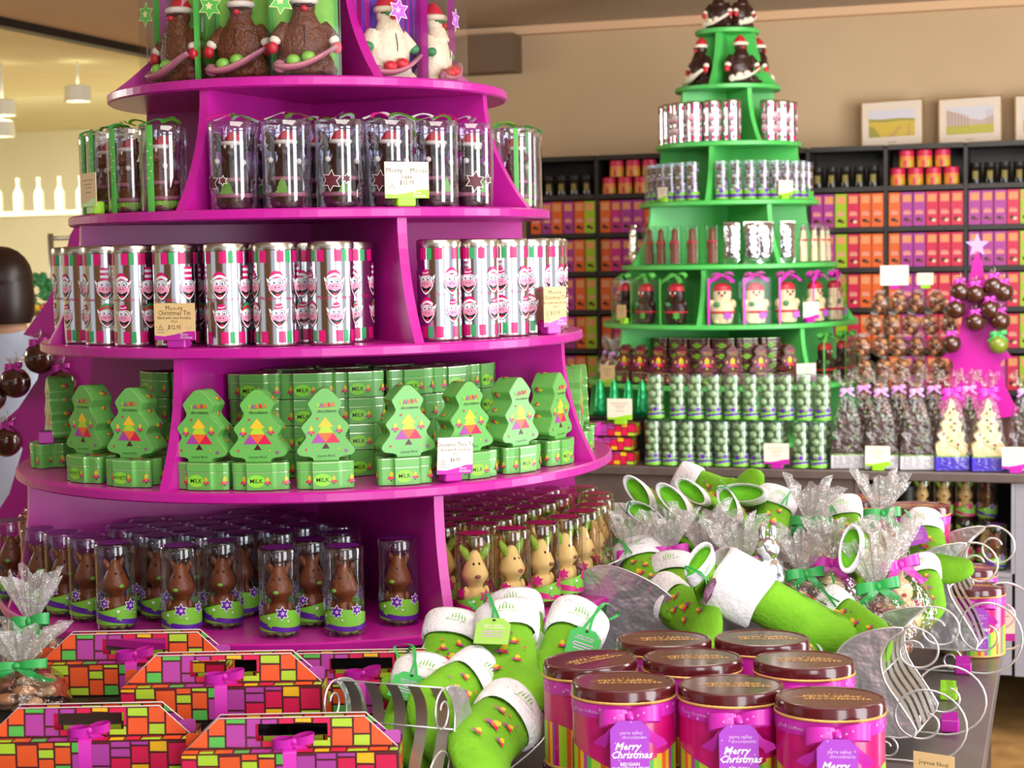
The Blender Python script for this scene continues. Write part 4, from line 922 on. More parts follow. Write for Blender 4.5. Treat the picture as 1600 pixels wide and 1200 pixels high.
# ------------------------------------------------------------------ metal sleighs
def sleigh(wd=.235, high=True):
    p = Proto()
    rear = [(-.305, .20), (-.303, .25), (-.285, .278), (-.25, .29), (-.21, .283), (-.15, .255), (-.09, .205), (-.03, .155), (.04, .115), (.11, .100)] if high else [(-.305, .13), (-.30, .17), (-.275, .193), (-.24, .205), (-.19, .195), (-.12, .165), (-.05, .12), (.02, .092), (.10, .085)]
    out = rear+[(.145, .100), (.165, .135), (.185, .168), (.225, .195), (.285, .207), (.258, .178), (.246, .145), (.254, .10), (.284, .05), (.302, .0), (.2, -.006), (.05, -.008), (-.1, -.006), (-.2, .008), (-.27, .06), (-.298, .12)]
    o2 = smooth_poly(out, 3)
    fr = smooth_poly([(.285, .207), (.258, .178), (.246, .145), (.254, .10), (.284, .05), (.302, .0)], 3, False)
    bk = smooth_poly([(-.25, .288), (-.285, .272), (-.303, .22), (-.298, .12), (-.24, .03)] if high else [(-.24, .205), (-.285, .19), (-.303, .15), (-.29, .085), (-.24, .03)], 3, False)
    for s_ in (-1, 1):
        y = s_*wd/2; b = MB(); b.prism(o2, -.0012, .0012, 'hammered', T(0, y, 0) @ RX(pi/2)); i = p.add('side_panel', b)
        p.add('rim_wire', MB().tube([(x, y, z) for x, z in o2], .0022, 'wire', 6, None, True), i)
        def spiral(cx, cz, r0, r1, a0, turns, pre=()):
            return list(pre)+[(cx+(r0+(r1-r0)*t)*cos(a0-2*pi*turns*t), y, cz+(r0+(r1-r0)*t)*sin(a0-2*pi*turns*t)) for t in [k/40 for k in range(41)]]
        p.add('curl', MB().tube(spiral(.304, .165, .046, .014, 2.0, 1.25), .0021, 'wire', 6))
        run = [(-.30, y, .10), (-.325, y, .03), (-.29, y, -.035), (-.2, y, -.05), (0, y, -.05), (.2, y, -.05), (.29, y, -.048)]
        run = smooth_poly(run, 4, False)+spiral(.318, .033, .083, .016, -1.75, -1.45)
        p.add('runner', MB().tube(run, .0023, 'wire', 6))
        p.add('curl', MB().tube(spiral(.255, -.026, .022, .008, 1.5, 1.2), .0020, 'wire', 6)); p.add('curl', MB().tube(spiral(-.2, -.026, .022, .007, 1.5, 1.3), .0020, 'wire', 6))
    for cv, nm in ((fr, 'front_slat'), (bk, 'back_slat')):
        for k in range(5):
            yy = -wd/2+wd*(k+.5)/5; vs = []
            b = MB().strip([(x, yy, z) for x, z in cv], .025, 'slat', (0, 1, 0)); p.add(nm, b)
        for t in (0, len(cv)//2, len(cv)-1): p.add('cross_bar', MB().tube([(cv[t][0], -wd/2, cv[t][1]), (cv[t][0], wd/2, cv[t][1])], .0018, 'wire', 6))
    p.add('tray', MB().box((0, 0, -.003), (.56, wd-.008, .003), 'slat')); return p
SL = sleigh(.20); SLL = sleigh(.235, False)
def sleigh_at(P, tip, k, kz, label, turn, wd):
    """P: sleigh; tip: where the near front scroll tip stands on the table (x, y)"""
    R = RZ(RYAW+turn); o = R @ Vector((.285*k, -wd/2*k*.9, 0)); z = TZ+.0012+.0523*k*kz
    return place(P, 'metal_sleigh', T(tip[0]-o.x, tip[1]-o.y, z) @ R @ S(k, k*.9, k*kz), label, 'sleigh', 'hammered metal sleighs')
t1 = at(1412, 1002, 2.98); t3 = at(1511, 850, 3.60)
sleigh_at(SL, t1, 1.05, .88, 'hammered silver sleigh behind the pink tins, high rear wing at left, stockings inside', -.13, .20)
sleigh_at(SLL, t3, 1.1, (t3.z-TZ)/((.207+.0523)*1.1), 'hammered silver sleigh at the far corner of the table, scrolls over the table edge', -.12, .235)
riser(-.26, -.02, 2.30, 2.62, .86, 'black riser under the slatted sleigh of stockings', -.33)
k1 = .72; dirv = Vector((-.35, -.94, 0)); a1 = math.atan2(dirv.y, dirv.x); tipP = at(612, 1118, 2.40)
M1 = Matrix.Translation(Vector((tipP.x, tipP.y, .9))-Vector((cos(a1), sin(a1), 0))*.285*k1) @ RZ(a1) @ S(k1)
M1.translation.z = .861+.0535*k1
place(SLL, 'metal_sleigh', M1, 'silver sleigh with slatted end facing front, full of green stockings', 'sleigh', 'hammered metal sleighs')

# ------------------------------------------------------------------ stockings
def stocking(seed, loop=True, tagm=None):
    p = Proto(); R = random.Random(seed)
    cl = smooth_poly([(0, -.02), (0, -.07), (.0, -.12), (.006, -.152), (.028, -.175), (.058, -.183), (.084, -.184)], 3, False); n = 16; vs = []; fs = []
    W = [.040, .040, .041, .0425, .043, .043, .044, .045, .046, .047, .0465, .044, .041, .0385, .036, .033, .029, .023, .012]
    for i, (x, z) in enumerate(cl):
        a = cl[max(0, i-1)]; c = cl[min(len(cl)-1, i+1)]; t = Vector((c[0]-a[0], 0, c[1]-a[1])).normalized(); nx = Vector((-t.z, 0, t.x)); w = W[min(i, 18)]; th = .0235*(1 if i < 14 else (1-.1*(i-13)))
        for q in range(n):
            an = 2*pi*q/n; jj = 1+.03*sin(q*2.1+i*.9+seed); e = Vector((x, 0, z))+nx*w*cos(an)*jj; y = th*sin(an)*(1-.12*abs(cos(an))); vs.append((e.x, y, e.z))
    for i in range(len(cl)-1):
        for q in range(n): fs.append([i*n+q, i*n+(q+1) % n, (i+1)*n+(q+1) % n, (i+1)*n+q])
    fs.append([(len(cl)-1)*n+q for q in range(n)])
    b = MB().add(vs, fs, 'felt_green', True)
    d = Dec()
    for k in range(5):
        d.sub(mini_tree(.0085), (-.012, .010, -.006, .014, -.016)[k], -.068-.0205*k, 1 if k != 2 else 1.5, (R.random()-.5)*.8)
        d.p(star(.003, .0016, 5, (R.random()-.5)*.05, -.065-.08*R.random()), ('t_red', 't_purple', 't_orange')[k % 3])
    for s_ in (-1, 1): d.onto(b, lambda x, y, h, s_=s_: Vector((x*-s_, s_*(.0245*math.sqrt(max(.04, 1-(x/.0455)**2))+.0004+h), y)), .0006)
    p.add('foot_and_leg', b)
    # cuff: an open flattened ring with thickness
    b = MB(); vs = []; fs = []; prof = [(1.02, -.048), (1.14, -.046), (1.20, -.024), (1.20, .004), (1.14, .012), (1.05, .010), (.98, .0), (.95, -.02)]; n = 24
    for w_, z in prof:
        for q in range(n): an = 2*pi*q/n; jj = 1+.025*sin(3*an+seed); vs.append((.041*w_*cos(an)*jj, .0265*w_*sin(an)*jj*1.05, z+.004*sin(2*an+seed)))
    for i in range(len(prof)-1):
        for q in range(n): fs.append([i*n+q, i*n+(q+1) % n, (i+1)*n+(q+1) % n, (i+1)*n+q])
    b.add(vs, fs, 'fleece', True); d = Dec()
    for k in range(5): d.p([(-.012+.005*k, -.022), (-.010+.005*k, -.022), (-.009+.0048*k, -.012+.006*(1-abs(k-2)/2)), (-.0098+.0048*k, -.012+.006*(1-abs(k-2)/2))], 'felt_in')
    d.t('chocolaterie', .002, -.027, .0065, 'felt_in', .1).p(rect(-.02, -.0235, .02, -.023), 'felt_in')
    for k in range(9): d.p(star(.0013, .0006, 5, (R.random()-.5)*.07, -.035+.04*R.random()), 'ink_grey')
    for s_ in (-1, 1): d.onto(b, lambda x, y, h, s_=s_: Vector((x*s_*-1, s_*(.0322*math.sqrt(max(0, 1-(x/.051)**2))+.0012+h), y)), .0008)
    p.add('cuff', b)
    p.add('lining', MB().lathe([(.041*1.0, -.003), (.036, -.012), (.0, -.016)], 'felt_in', 20, sy=.62))
    if loop:
        b = MB(); 
        for s_ in (-1, 1): b.strip(smooth_poly([(-.036, s_*.004, .006), (-.046+.01*s_, s_*.012, .030), (-.03, -.03, .022), (-.02, -.038, -.02), (-.016+.006*s_, -.039, -.062)], 4, False), .005, 'ribbon_green', (.8, .0, .5))
        p.add('hanging_loop', b)
    if tagm:
        W_, H_ = .05, .062; b = MB().prism([(-W_/2, -H_), (W_/2, -H_), (W_/2, -.014), (W_/2-.012, 0), (-W_/2+.012, 0), (-W_/2, -.014)], 0, .0008, tagm, FRONT); d = Dec()
        d.t('yarra valley', 0, -.018, .006, 'p_pale' if tagm != 'tag_lime' else 'white', 0, .01).t('chocolaterie', .002, -.0235, .006, 'p_pale' if tagm != 'tag_lime' else 'white', 0, .01)
        for i in range(3): d.p(rect(-.015, -.034-.006*i, .015, -.032-.006*i), 'p_pale')
        for i in range(8): d.p(star(.0016, .0009, 5, (R.random()-.5)*.044, -.01-.05*R.random()), 'p_pale')
        d.p(ell2(0, -.006, .0026, .0026, 10), 'black'); d.onto(b, flat_map(T(0, -.0008, 0) @ FRONT), .0002)
        b2 = MB(); b2.names = b.names; M = T(-.018, -.042, -.058) @ RY(.1*R.random()); b2.v = [tuple(M @ Vector(v)) for v in b.v]; b2.f, b2.m, b2.sm = b.f, b.m, b.sm; p.add('swing_tag', b2)
    return p
mat('felt_green2', '#7fc41c', .9); mat('tag_lime', '#a4d65e', .5); mat('tag_green', '#3fae55', .5); mat('tag_plum', '#5e1a38', .5)
STK = dict(plain=stocking(1, False), loop=stocking(2), lime=stocking(3, True, 'tag_lime'), green=stocking(4, True, 'tag_green'), plum=stocking(5, True, 'tag_plum'), purple=stocking(6, True, 'tag_purple'), plain2=stocking(7, False), loop2=stocking(8))
def put_st(kind, top, heel, toe, Y, label, k=1.05, lean=1):
    """pixels of cuff mouth, heel and toe. lean 1: Y is the heel's depth and the cuff leans back; -1: Y is the mouth's depth and the leg lies away behind it"""
    L = .185*k; q = Y
    if lean > 0:
        B = at(*heel, Y); A = at(*top, q)
        while (A-B).length < L and q < Y+.4: q += .003; A = at(*top, q)
    else:
        A = at(*top, Y); B = at(*heel, q)
        while (A-B).length < L and q < Y+.4: q += .003; B = at(*heel, q)
    C_ = at(*toe, q if lean < 0 else Y); dn = (B-A).normalized(); x = C_-B; v = (A-CAM).normalized()
    if lean > 0:
        c = dn.cross(v); x = c*(1 if c.dot(x) > 0 else -1)
    x -= dn*x.dot(dn); x.normalize(); z = -dn; y = z.cross(x).normalized()
    M = Matrix.Translation(A) @ Matrix((x, y, z)).transposed().to_4x4() @ S(k)
    if (M.to_3x3() @ Vector((0, -1, 0))).dot(CAM-A) < 0:      # turn the decorated side forward, foot mirrored
        M = Matrix.Translation(A) @ Matrix((x, -y, z)).transposed().to_4x4() @ S(k)
    return place(STK[kind], 'christmas_stocking', M, label, 'stocking', 'green and white stockings')
ST = [
 ('lime', (792, 966), (794, 1088), (865, 1110), 2.58, 'green stocking with lime tag, upright at the back of the slatted sleigh', 1.08),
 ('plain', (712, 980), (680, 1095), (640, 1110), 2.62, 'green stocking leaning left behind the lime-tagged one', 1.05),
 ('plain2', (802, 946), (830, 1050), (850, 1060), 2.72, 'stocking whose pale cuff peeks over the lime-tagged one', 1.0),
 ('green', (664, 1052), (632, 1180), (690, 1185), 2.46, 'stocking with green tag at the left side of the slatted sleigh', 1.0),
 ('plain', (752, 1056), (655, 1125), (700, 1200), 2.46, 'stocking lying across the slatted sleigh, cuff under the lime tag', 1.05),
 ('plain2', (804, 1110), (727, 1192), (800, 1270), 2.365, 'frontmost stocking in the slatted sleigh, cuff printed in green', 1.15),
 ('green', (905, 966), (856, 1095), (820, 1140), 2.66, 'stocking with green tag leaning beside the hammered sleigh panel', 1.05),
 ('plum', (925, 880), (912, 960), (870, 975), 3.24, 'stocking with plum tag behind the hammered panel, at left', .95),
 ('loop', (995, 862), (1018, 945), (1060, 960), 3.20, 'stocking with looped green ribbon, cuff tilted, above the hammered panel', 1.02),
 ('plain', (1048, 884), (1066, 965), (1110, 975), 3.14, 'stocking right of the looped one, above the hammered panel', .98),
 ('plum', (1092, 876), (1112, 930), (1150, 850), 3.02, 'stocking with open green mouth and plum tag hanging over the sleigh', .80, -1),
 ('plain2', (1032, 930), (1115, 985), (1150, 1020), 3.06, 'stocking lying low against the hammered panel beside the plum tag', 1.0),
 ('plain', (1126, 903), (1310, 1000), (1280, 1090), 3.12, 'long green stocking lying diagonally above the biscuit tins', 1.2),
 ('loop2', (1292, 948), (1380, 1012), (1340, 1075), 3.06, 'stocking with cuff and green ribbon, lying beside the sleigh scroll', .95),
 ('plain2', (1262, 1000), (1225, 1050), (1190, 1060), 2.98, 'stocking whose printed cuff shows between lids and the long stocking', .9),
 ('plain', (997, 770), (1030, 785), (1055, 815), 3.66, 'stocking with wide open mouth beside the white reindeer tubes', .95, -1),
 ('loop', (1008, 804), (1035, 830), (1070, 850), 3.52, 'stocking with ribbon curl in its open mouth, in the heap behind', .95, -1),
 ('plain2', (1052, 782), (1085, 800), (1120, 835), 3.58, 'stocking with long oval green mouth at the heap centre', 1.0, -1),
 ('plain', (1080, 768), (1110, 780), (1150, 810), 3.72, 'stocking just behind the long oval mouth in the heap', .9, -1),
 ('plain2', (1066, 752), (1165, 786), (1190, 770), 3.86, 'stocking lying level on the heap top, cuff at left', .95),
 ('plain', (1162, 770), (1180, 795), (1240, 800), 3.66, 'stocking with big green mouth near the heap top right', 1.0, -1),
 ('loop2', (1138, 786), (1165, 815), (1190, 860), 3.52, 'stocking with narrow mouth and ribbon amid the cellophane tops', .85, -1),
 ('loop', (1216, 778), (1190, 860), (1150, 870), 3.62, 'stocking with white cuff standing beside the ribboned heap corner', .95),
 ('loop2', (1312, 792), (1330, 880), (1360, 890), 3.56, 'stocking with green loop before the orange-lidded tin', .95),
 ('plain', (1328, 856), (1352, 870), (1345, 915), 3.22, 'stocking with crescent mouth between two cellophane bags', .95, -1),
 ('purple', (1438, 814), (1462, 900), (1490, 905), 3.60, 'stocking with purple tag beside the far sleigh scroll', .95),
 ('plain2', (1436, 885), (1452, 965), (1400, 975), 3.38, 'stocking below the purple-tagged one, near the bright hammered scroll', .9),
 ('plain', (965, 805), (975, 880), (1000, 885), 3.60, 'stocking squeezed between reindeer tubes and the heap', .9),
]
for s_ in ST:
    o = put_st(*s_)
    if 'squeezed' in s_[5]:
        q = [o.matrix_world @ Vector(v) for c in o.children for v in c.bound_box]; zl = min(v.z for v in q); P = sum(q, Vector())/len(q); riser(P.x-.05, P.x+.05, P.y-.05, P.y+.05, zl-.003, 'low black riser under the stocking beside the white reindeer tubes', RYAW)
    if s_[5].startswith('long'):          # lies on its side, foot turned away
        M = o.matrix_world @ RZ(pi/2); M = M if (M.to_3x3() @ Vector((1, 0, 0))).y > 0 else o.matrix_world @ RZ(-pi/2)
        o.matrix_world = M @ S(.85, 1.55, 1.40)
    elif s_[-1] == -1: o.matrix_world = o.matrix_world @ S(1, .62, 1)

# ------------------------------------------------------------------ cellophane bags
def cello_bag(kind, m_bow, seed, big=1.0):
    p = Proto(); R = random.Random(seed)
    b = MB().lathe([(0, 0), (.035, .0), (.050, .015), (.054, .04), (.046, .075), (.028, .10), (.013, .112)], 'cello', 22, True, None, jit=.16, seed=seed); p.add('bag', b)
    vs = []; fs = []; n = 60
    for j in range(6):
        t = j/5
        for q in range(n):
            a = 2*pi*q/n; ru = (1+.30*t*sin(9*a+seed)+.22*t*sin(17*a+2*seed)+.10*(R.random()-.5)); vs.append(((.010+.030*t**.9)*ru*cos(a), (.010+.017*t**.9)*ru*sin(a), .112+.060*t*(1+.18*sin(3*a+seed))+(.007*sin(9*a+seed) if j == 5 else 0)))
    for j in range(5):
        for q in range(n): fs.append([j*n+q, j*n+(q+1) % n, (j+1)*n+(q+1) % n, (j+1)*n+q])
    p.add('gathered_top', MB().add(vs, fs, 'cello_top', False))
    bb = MB(); o = bow(m_bow, .95, 2, seed); bb.add(o.v, o.f, m_bow, True, T(0, -.016, .112)); p.add('bow', bb)
    b = MB()
    if kind == 'bunny':
        b.ell((0, 0, .03), (.036, .03, .03), 'choc_white', 14); b.ell((0, -.004, .07), (.023, .021, .022), 'choc_white', 12); b.ell((-.008, 0, .094), (.006, .005, .014), 'choc_white', 8); b.ell((.008, 0, .094), (.006, .005, .014), 'choc_white', 8); i = p.add('chocolate_figure', b)
        p.add('nose', MB().ell((0, -.026, .068), (.004, .003, .003), 'fig_red', 8), i); p.add('ribbon_sash', MB().tube([(.034*cos(t), .029*sin(t)-.002, .047) for t in [2*pi*q/16 for q in range(16)]], .004, 'fig_red', 6, None, True), i)
    elif kind == 'egg':
        b.ell((-.012, -.004, .035), (.024, .024, .034), 'choc_milk', 14); i = p.add('chocolate_egg', b); b = MB().ell((.016, -.008, .034), (.019, .022, .031), 'choc_white', 14); p.add('chocolate_egg', b); p.add('shredded_tissue', MB().ell((.0, 0, .014), (.042, .04, .012), 'tissue_red', 12))
    elif kind == 'biscuit':
        for q in range(9):
            b = MB(); a = q*2.4; b.lathe([(0, 0), (.017, 0), (.019, .004), (.016, .008), (0, .009)], 'bisc', 14, True, T(.018*cos(a)*(q % 3 > 0), .016*sin(a), .012+.0085*q) @ RX(.3*sin(a)) @ RY(.3*cos(a))); p.add('biscuit', b)
        p.add('red_card', MB().box((.02, -.02, .06), (.02, .002, .05), 'tissue_red', RZ(.4)))
    else:
        for q in range(14): a = q*2.4; b.ell((.027*cos(a)*(.4+.6*R.random()), .025*sin(a)*(.4+.6*R.random()), .014+.005*q), (.014, .013, .012), ('choc_milk', 'caramel', 'caramel2')[q % 3], 8)
        p.add('chocolate_pieces', b, None, None, True)
    return p
mat('tissue_red', '#b83a34', .5); mat('bisc', '#d6a65e', .6, var=.15, vscale=60); mat('caramel', '#b8835a', .45); mat('caramel2', '#d8b48c', .5)
CB = [('egg', 'ribbon_pink', (1045, 858, 3.36), 1.15, 'cellophane bag with pink bow behind the ribbon-looped stocking'), ('mix', 'ribbon_pink', (975, 865, 3.36), 1.1, 'cellophane bag with flared top beside the white reindeer tubes'),
 ('biscuit', 'ribbon_pink', (1110, 868, 3.44), 1.45, 'large crinkled cellophane bag above the open-mouthed stocking'), ('biscuit', 'ribbon_pink', (1170, 880, 3.36), 1.3, 'cellophane bag with pink bow over red card, above the long stocking'),
 ('egg', 'ribbon_green', (1245, 894, 3.32), 1.25, 'cellophane bag with green bow above the long stocking'), ('bunny', 'ribbon_pink', (1290, 876, 3.34), 1.3, 'cellophane bag of cream chocolate with pink bow near the open stocking'),
 ('egg', 'ribbon_green', (1378, 912, 3.24), 1.3, 'cellophane bag with green bow and chocolate egg by the sleigh scroll'), ('bunny', 'ribbon_pink', (1405, 878, 3.36), 1.35, 'cellophane bag of white chocolate with pink bow beside the bright scroll'),
 ('mix', 'ribbon_green', (1255, 812, 3.50), 1.2, 'cellophane bag with tall crinkled top at the heap back'), ('mix', 'ribbon_green', (1370, 800, 3.55), 1.2, 'cellophane bag with glittering top before the brown tin lids')]
for i, (kd, mb_, (x, y, Y), k, lb) in enumerate(CB):
    P = at(x, y, Y)
    if i == 2: riser(P.x-.06, P.x+.06, P.y-.05, P.y+.05, P.z-.112*k-.001, 'low black riser under the large crinkled cellophane bag', RYAW)
    place(cello_bag(kd, mb_, i+3), 'cellophane_bag', T(P.x, P.y, P.z-.112*k) @ RZ(.3*sin(i*2.1)) @ RY(.12*sin(i*1.7)) @ S(k), lb, 'gift bag', 'cellophane gift bags on the table')
fr = MB(); 
fo = Proto(); b = MB().ell((0, 0, .035), (.026, .02, .03), 'silver_foil', 14); b.ell((0, -.003, .075), (.019, .017, .019), 'silver_foil', 12); fo.add('foil_body', b); b = MB()
for s_ in (-1, 1): b.ell((s_*.008, 0, .098), (.006, .005, .013), 'silver_foil', 8)
fo.add('foil_ears', b); P = at(1200, 935, 3.16); place(fo, 'foil_figure', T(*P) @ S(1.25), 'silver foil figure between the pink-bowed and green-bowed bags', 'chocolate figure')
# support heap: low dark crates under the piles
riser(.34, .74, 3.93, 4.05, .92, 'low black riser under the stocking heap', RYAW)
for x, y, Y, lb in ((1345, 778, 3.95, 'biscuit tin with red-brown lid at the back of the heap, left of two'), (1432, 790, 3.80, 'biscuit tin with red-brown lid at the back of the heap, right of two')):
    P = at(x, y, Y); place(BT[1], 'biscuit_tin', T(P.x, P.y, P.z-.150) @ RZ(-.2) @ S(1.0), lb, 'biscuit tin', 'biscuit tins at the heap back')
for x, y, Y, lb in ((1518, 905, 3.80, 'biscuit tin at the table edge behind the bright scroll, lower one'), (1508, 882, 4.02, 'biscuit tin at the table edge behind the bright scroll, further one')):
    P = at(x, y, Y); place(BT[2], 'biscuit_tin', T(P.x, P.y, TZ+.001) @ RZ(-.3), lb, 'biscuit tin', 'biscuit tins at the table edge')

# ------------------------------------------------------------------ patterned gift boxes
def gift_box():
    p = Proto(); W, Hf, D, Hh = .298, .050, .085, .042
    R = random.Random(11)
    rows = [[('b_purple', 2), ('b_orange', 2), ('b_lime', 2), ('b_purple', 2), ('b_yellow', 1), ('b_purple', 2), ('b_orange', 2), ('b_lime', 2), ('b_purple', 2), ('b_yellow', 2)]]
    def cut(poly, a, b_):            # keep the part of poly left of the line a->b_
        out = []; sd = lambda q: (b_[0]-a[0])*(q[1]-a[1])-(b_[1]-a[1])*(q[0]-a[0])
        for i in range(len(poly)):
            p0, p1 = poly[i], poly[(i+1) % len(poly)]; s0, s1 = sd(p0), sd(p1)
            if s0 >= 0: out.append(p0)
            if s0*s1 < 0: t = s0/(s0-s1); out.append((p0[0]+(p1[0]-p0[0])*t, p0[1]+(p1[1]-p0[1])*t))
        return out
    def mosaic(x0, y0, x1, y1, seed, within=None):
        Rr = random.Random(seed); d = Dec(); x = x0; k = 0
        cs = ('b_purple', 'b_red', 'b_lime', 'b_purple', 'b_yellow', 'b_orange', 'b_green', 'b_red', 'b_lime', 'b_orange')
        while x < x1-.006:
            w = min(.026*(.8+.4*Rr.random()), x1-x); y = y0; k += 1; j = 0
            while y < y1-.003:
                h = min((.017, .026, .014, .033)[(k*3+j*5+seed) % 4], y1-y); g = .0013
                if h > .004 and w > .004:
                    q = [(x+g, y+g+.001*Rr.random()), (x+w-g, y+g), (x+w-g-.0006*Rr.random(), y+h-g), (x+g+.0006*Rr.random(), y+h-g)]
                    for pc in (within or [None]):
                        qq = q
                        if pc:
                            for n_ in range(len(pc)):
                                qq = cut(qq, pc[n_], pc[(n_+1) % len(pc)])
                                if len(qq) < 3: break
                        if len(qq) >= 3: d.p(qq, cs[(k*7+j*3+seed) % 10])
                y += h; j += 1
            x += w
        return d
    b = MB(); b.box((0, D/2, Hf/2), (W, D, Hf), 'box_brown'); mosaic(-W/2, 0, W/2, Hf, 1).onto(b, flat_map(FRONT), .0004); mosaic(0, 0, D, Hf, 5).onto(b, flat_map(T(W/2, 0, 0) @ RZ(pi/2) @ FRONT), .0004); mosaic(0, 0, D, Hf, 6).onto(b, flat_map(T(-W/2, D, 0) @ RZ(-pi/2) @ FRONT), .0004)
    mosaic(-W/2, 0, W/2, .02, 8).onto(b, flat_map(T(0, 0, Hf)), .0004); p.add('carton', b)
    for nm, y, s_, sd in (('handle_panel', .024, 1, 2), ('handle_panel', .052, -1, 3)):
        # trapezoid with a slot, built as a frame of pieces
        b = MB(); x0, x1 = W/2-.003, W/2-.048; sl = (-.050, .050, .010, .034)
        outer = [(-x0, 0), (x0, 0), (x1, Hh), (-x1, Hh)]
        th = .0012; M = T(0, y, Hf) @ RX(pi/2-.10*s_)
        PC = ([(-x0, 0), (sl[0], 0), (sl[0], Hh), (-x1, Hh)], [(sl[1], 0), (x0, 0), (x1, Hh), (sl[1], Hh)], [(sl[0], 0), (sl[1], 0), (sl[1], sl[2]), (sl[0], sl[2])], [(sl[0], sl[3]), (sl[1], sl[3]), (sl[1], Hh), (sl[0], Hh)])
        for q in PC: b.prism(q, -th, 0, 'box_brown', M)
        b.tube([M @ Vector((x, y_, -th/2)) for x, y_ in ((-x0, 0), (-x1, Hh), (x1, Hh), (x0, 0))], .0010, 'card_edge', 4)
        mosaic(-x0, .001, x0, Hh, sd, PC).onto(b, flat_map(M), .0004); Mb = M @ T(0, 0, -th) @ RY(pi); mosaic(-x0, .001, x0, Hh, sd+4, PC).onto(b, flat_map(Mb), .0004); p.add(nm, b)
    for s_ in (-1, 1):
        b = MB(); q = smooth_poly([(-.012, 0), (-.013, .014), (-.008, .019), (.008, .019), (.013, .014), (.012, 0)], 2, False); b.prism(q, 0, .001, 'b_orange' if s_ < 0 else 'b_purple', T(s_*(W/2-.012), .038, Hf) @ RZ(.35*s_) @ FRONT); p.add('end_tab', b)
    b = MB(); b.strip([(0, -.0012, .001), (0, -.0012, Hf-.001), (0, .002, Hf+.0015), (0, .024, Hf+.003)], .019, 'ribbon_pink', (1, 0, 0)); p.add('ribbon', b)
    o = bow('ribbon_pink', .85, 2, 4); bb = MB().add(o.v, o.f, 'ribbon_pink', True, T(.004, .012, Hf+.014) @ RZ(.3) @ RX(.5)); p.add('bow', bb); return p
GB = gift_box()
def put_box(xl, xr, ytop, z, label):
    """front-top edge from px xl..xr at height ytop, base height z"""
    P = onz((xl+xr)/2, ytop, z+.0505); place(GB, 'patterned_gift_box', T(P.x, P.y, z), label, 'gift box', 'multicoloured handled gift boxes')
put_box(-28, 293, 1158, .9255, 'mosaic gift box at the front left corner, pink bow in its handle')
put_box(295, 610, 1176, .9255, 'mosaic gift box at the front, partly behind the slatted sleigh')
put_box(192, 498, 1073, .9705, 'mosaic gift box in the back row, middle one')
put_box(412, 712, 1067, .9355, 'mosaic gift box in the back row, behind the sleigh curl')
def put_box2(x, y, Y, z, lb): P = at(x, y, Y); place(GB, 'patterned_gift_box', T(P.x, P.y, z), lb, 'gift box', 'multicoloured handled gift boxes')
put_box2(205, 1049, 2.672, .9705, 'mosaic gift box in the back row, at left behind the others')

# bags at the left edge
riser(-1.02, -.82, 2.50, 2.80, .945, 'black riser under the cellophane bags at the left edge')
for i, (x, y, Y, k, lb) in enumerate(((34, 1034, 2.62, 1.4, 'big cellophane bag of brown sweets with green bow, left of the gift boxes'), (50, 968, 2.76, 1.0, 'cellophane bag with golden crinkled top at the left shelf end'), (-75, 1050, 2.60, 1.3, 'cellophane bag cut by the left picture edge'))):
    P = at(x, y, Y); h = P.z-.947
    place(cello_bag('mix', 'ribbon_green', 20+i), 'cellophane_bag', T(P.x, P.y, .947) @ S(k, k, max(.8, h/.112)), lb, 'gift bag', 'cellophane bags at left')
# cards and clips on the right of the table
def clip_only(m): q = Proto(); q.add('clip_block', MB().box((0, 0, .0115), (.034, .024, .023), m, None, .002)); q.add('jaw', MB().box((0, -.006, .03), (.03, .004, .018), m)); q.add('stem', MB().box((0, .0, .055), (.012, .0015, .085), 'acetate')); return q
CL = [clip_only('clip_lime'), clip_only('clip_magenta')]
for x, y, m_, lb in ((1482, 1092, 0, 'lime card clip standing on the bare table corner'), (1484, 1142, 1, 'magenta card clip standing on the bare table corner'), (1505, 1052, 1, 'magenta card clip under the far sleigh scroll')):
    place(CL[m_], 'card_clip', T(*onz(x, y, TZ+.001)) @ RZ(-.3), lb, 'card clip', 'card clips on the table')
place(price_card([('Joyeux Noel', .7, .010), ('-', .5, .6), ('-', .4, .4)], 'clip_lime', 'clip_lime', .07, .055, True, True), 'price_card', T(*onz(1462, 1222, TZ+.02)) @ T(0, 0, -.019) @ RZ(-.6), 'tan card on a lime clip at the front table corner', 'price card')
place(CARD_GREEK, 'price_card', T(*onz(1555, 1010, TZ+.001)) @ RZ(-.3) @ S(1.15), 'pale price card on magenta clip by the far table edge', 'price card')
# ------------------------------------------------------------------ back counter
CB0 = 5.865
p = Proto()
p.add('counter_top', MB().box((-.55, (CB0+7.78)/2, .885), (4.2, 7.78-CB0, .03), 'counter_dark', None, .003))
p.add('front_panel', MB().box((-1.665, CB0+.03, .545), (1.99, .03, .645), 'counter_dark'))
p.add('front_panel', MB().box((.70, CB0+.03, .545), (1.70, .03, .645), 'counter_grey'))
p.add('drawer_front', MB().box((-.41, CB0+.03, .39), (.50, .03, .33), 'counter_grey'))
b = MB(); b.box((-.41, CB0+.26, .562), (.50, .5, .012), 'counter_grey'); p.add('cubby_floor', b)
p.add('cubby_side', MB().box((-.665, CB0+.26, .717), (.012, .5, .30), 'counter_dark')); p.add('cubby_side', MB().box((-.157, CB0+.26, .717), (.012, .5, .30), 'counter_grey')); p.add('cubby_back', MB().box((-.41, CB0+.50, .717), (.50, .012, .30), 'black'))
p.add('carcass', MB().box((-.55, 7.1, .545), (4.15, 1.2, .645), 'wood_dark'))
for u_ in (-2.5, -.3, 1.4): p.add('leg', MB().box((u_, CB0+.12, .111), (.06, .06, .222), 'counter_grey'))
place(p, 'display_counter', RM, 'long dark counter under the green tree, with an open cubby of tubes', 'counter')
CTOP = .901
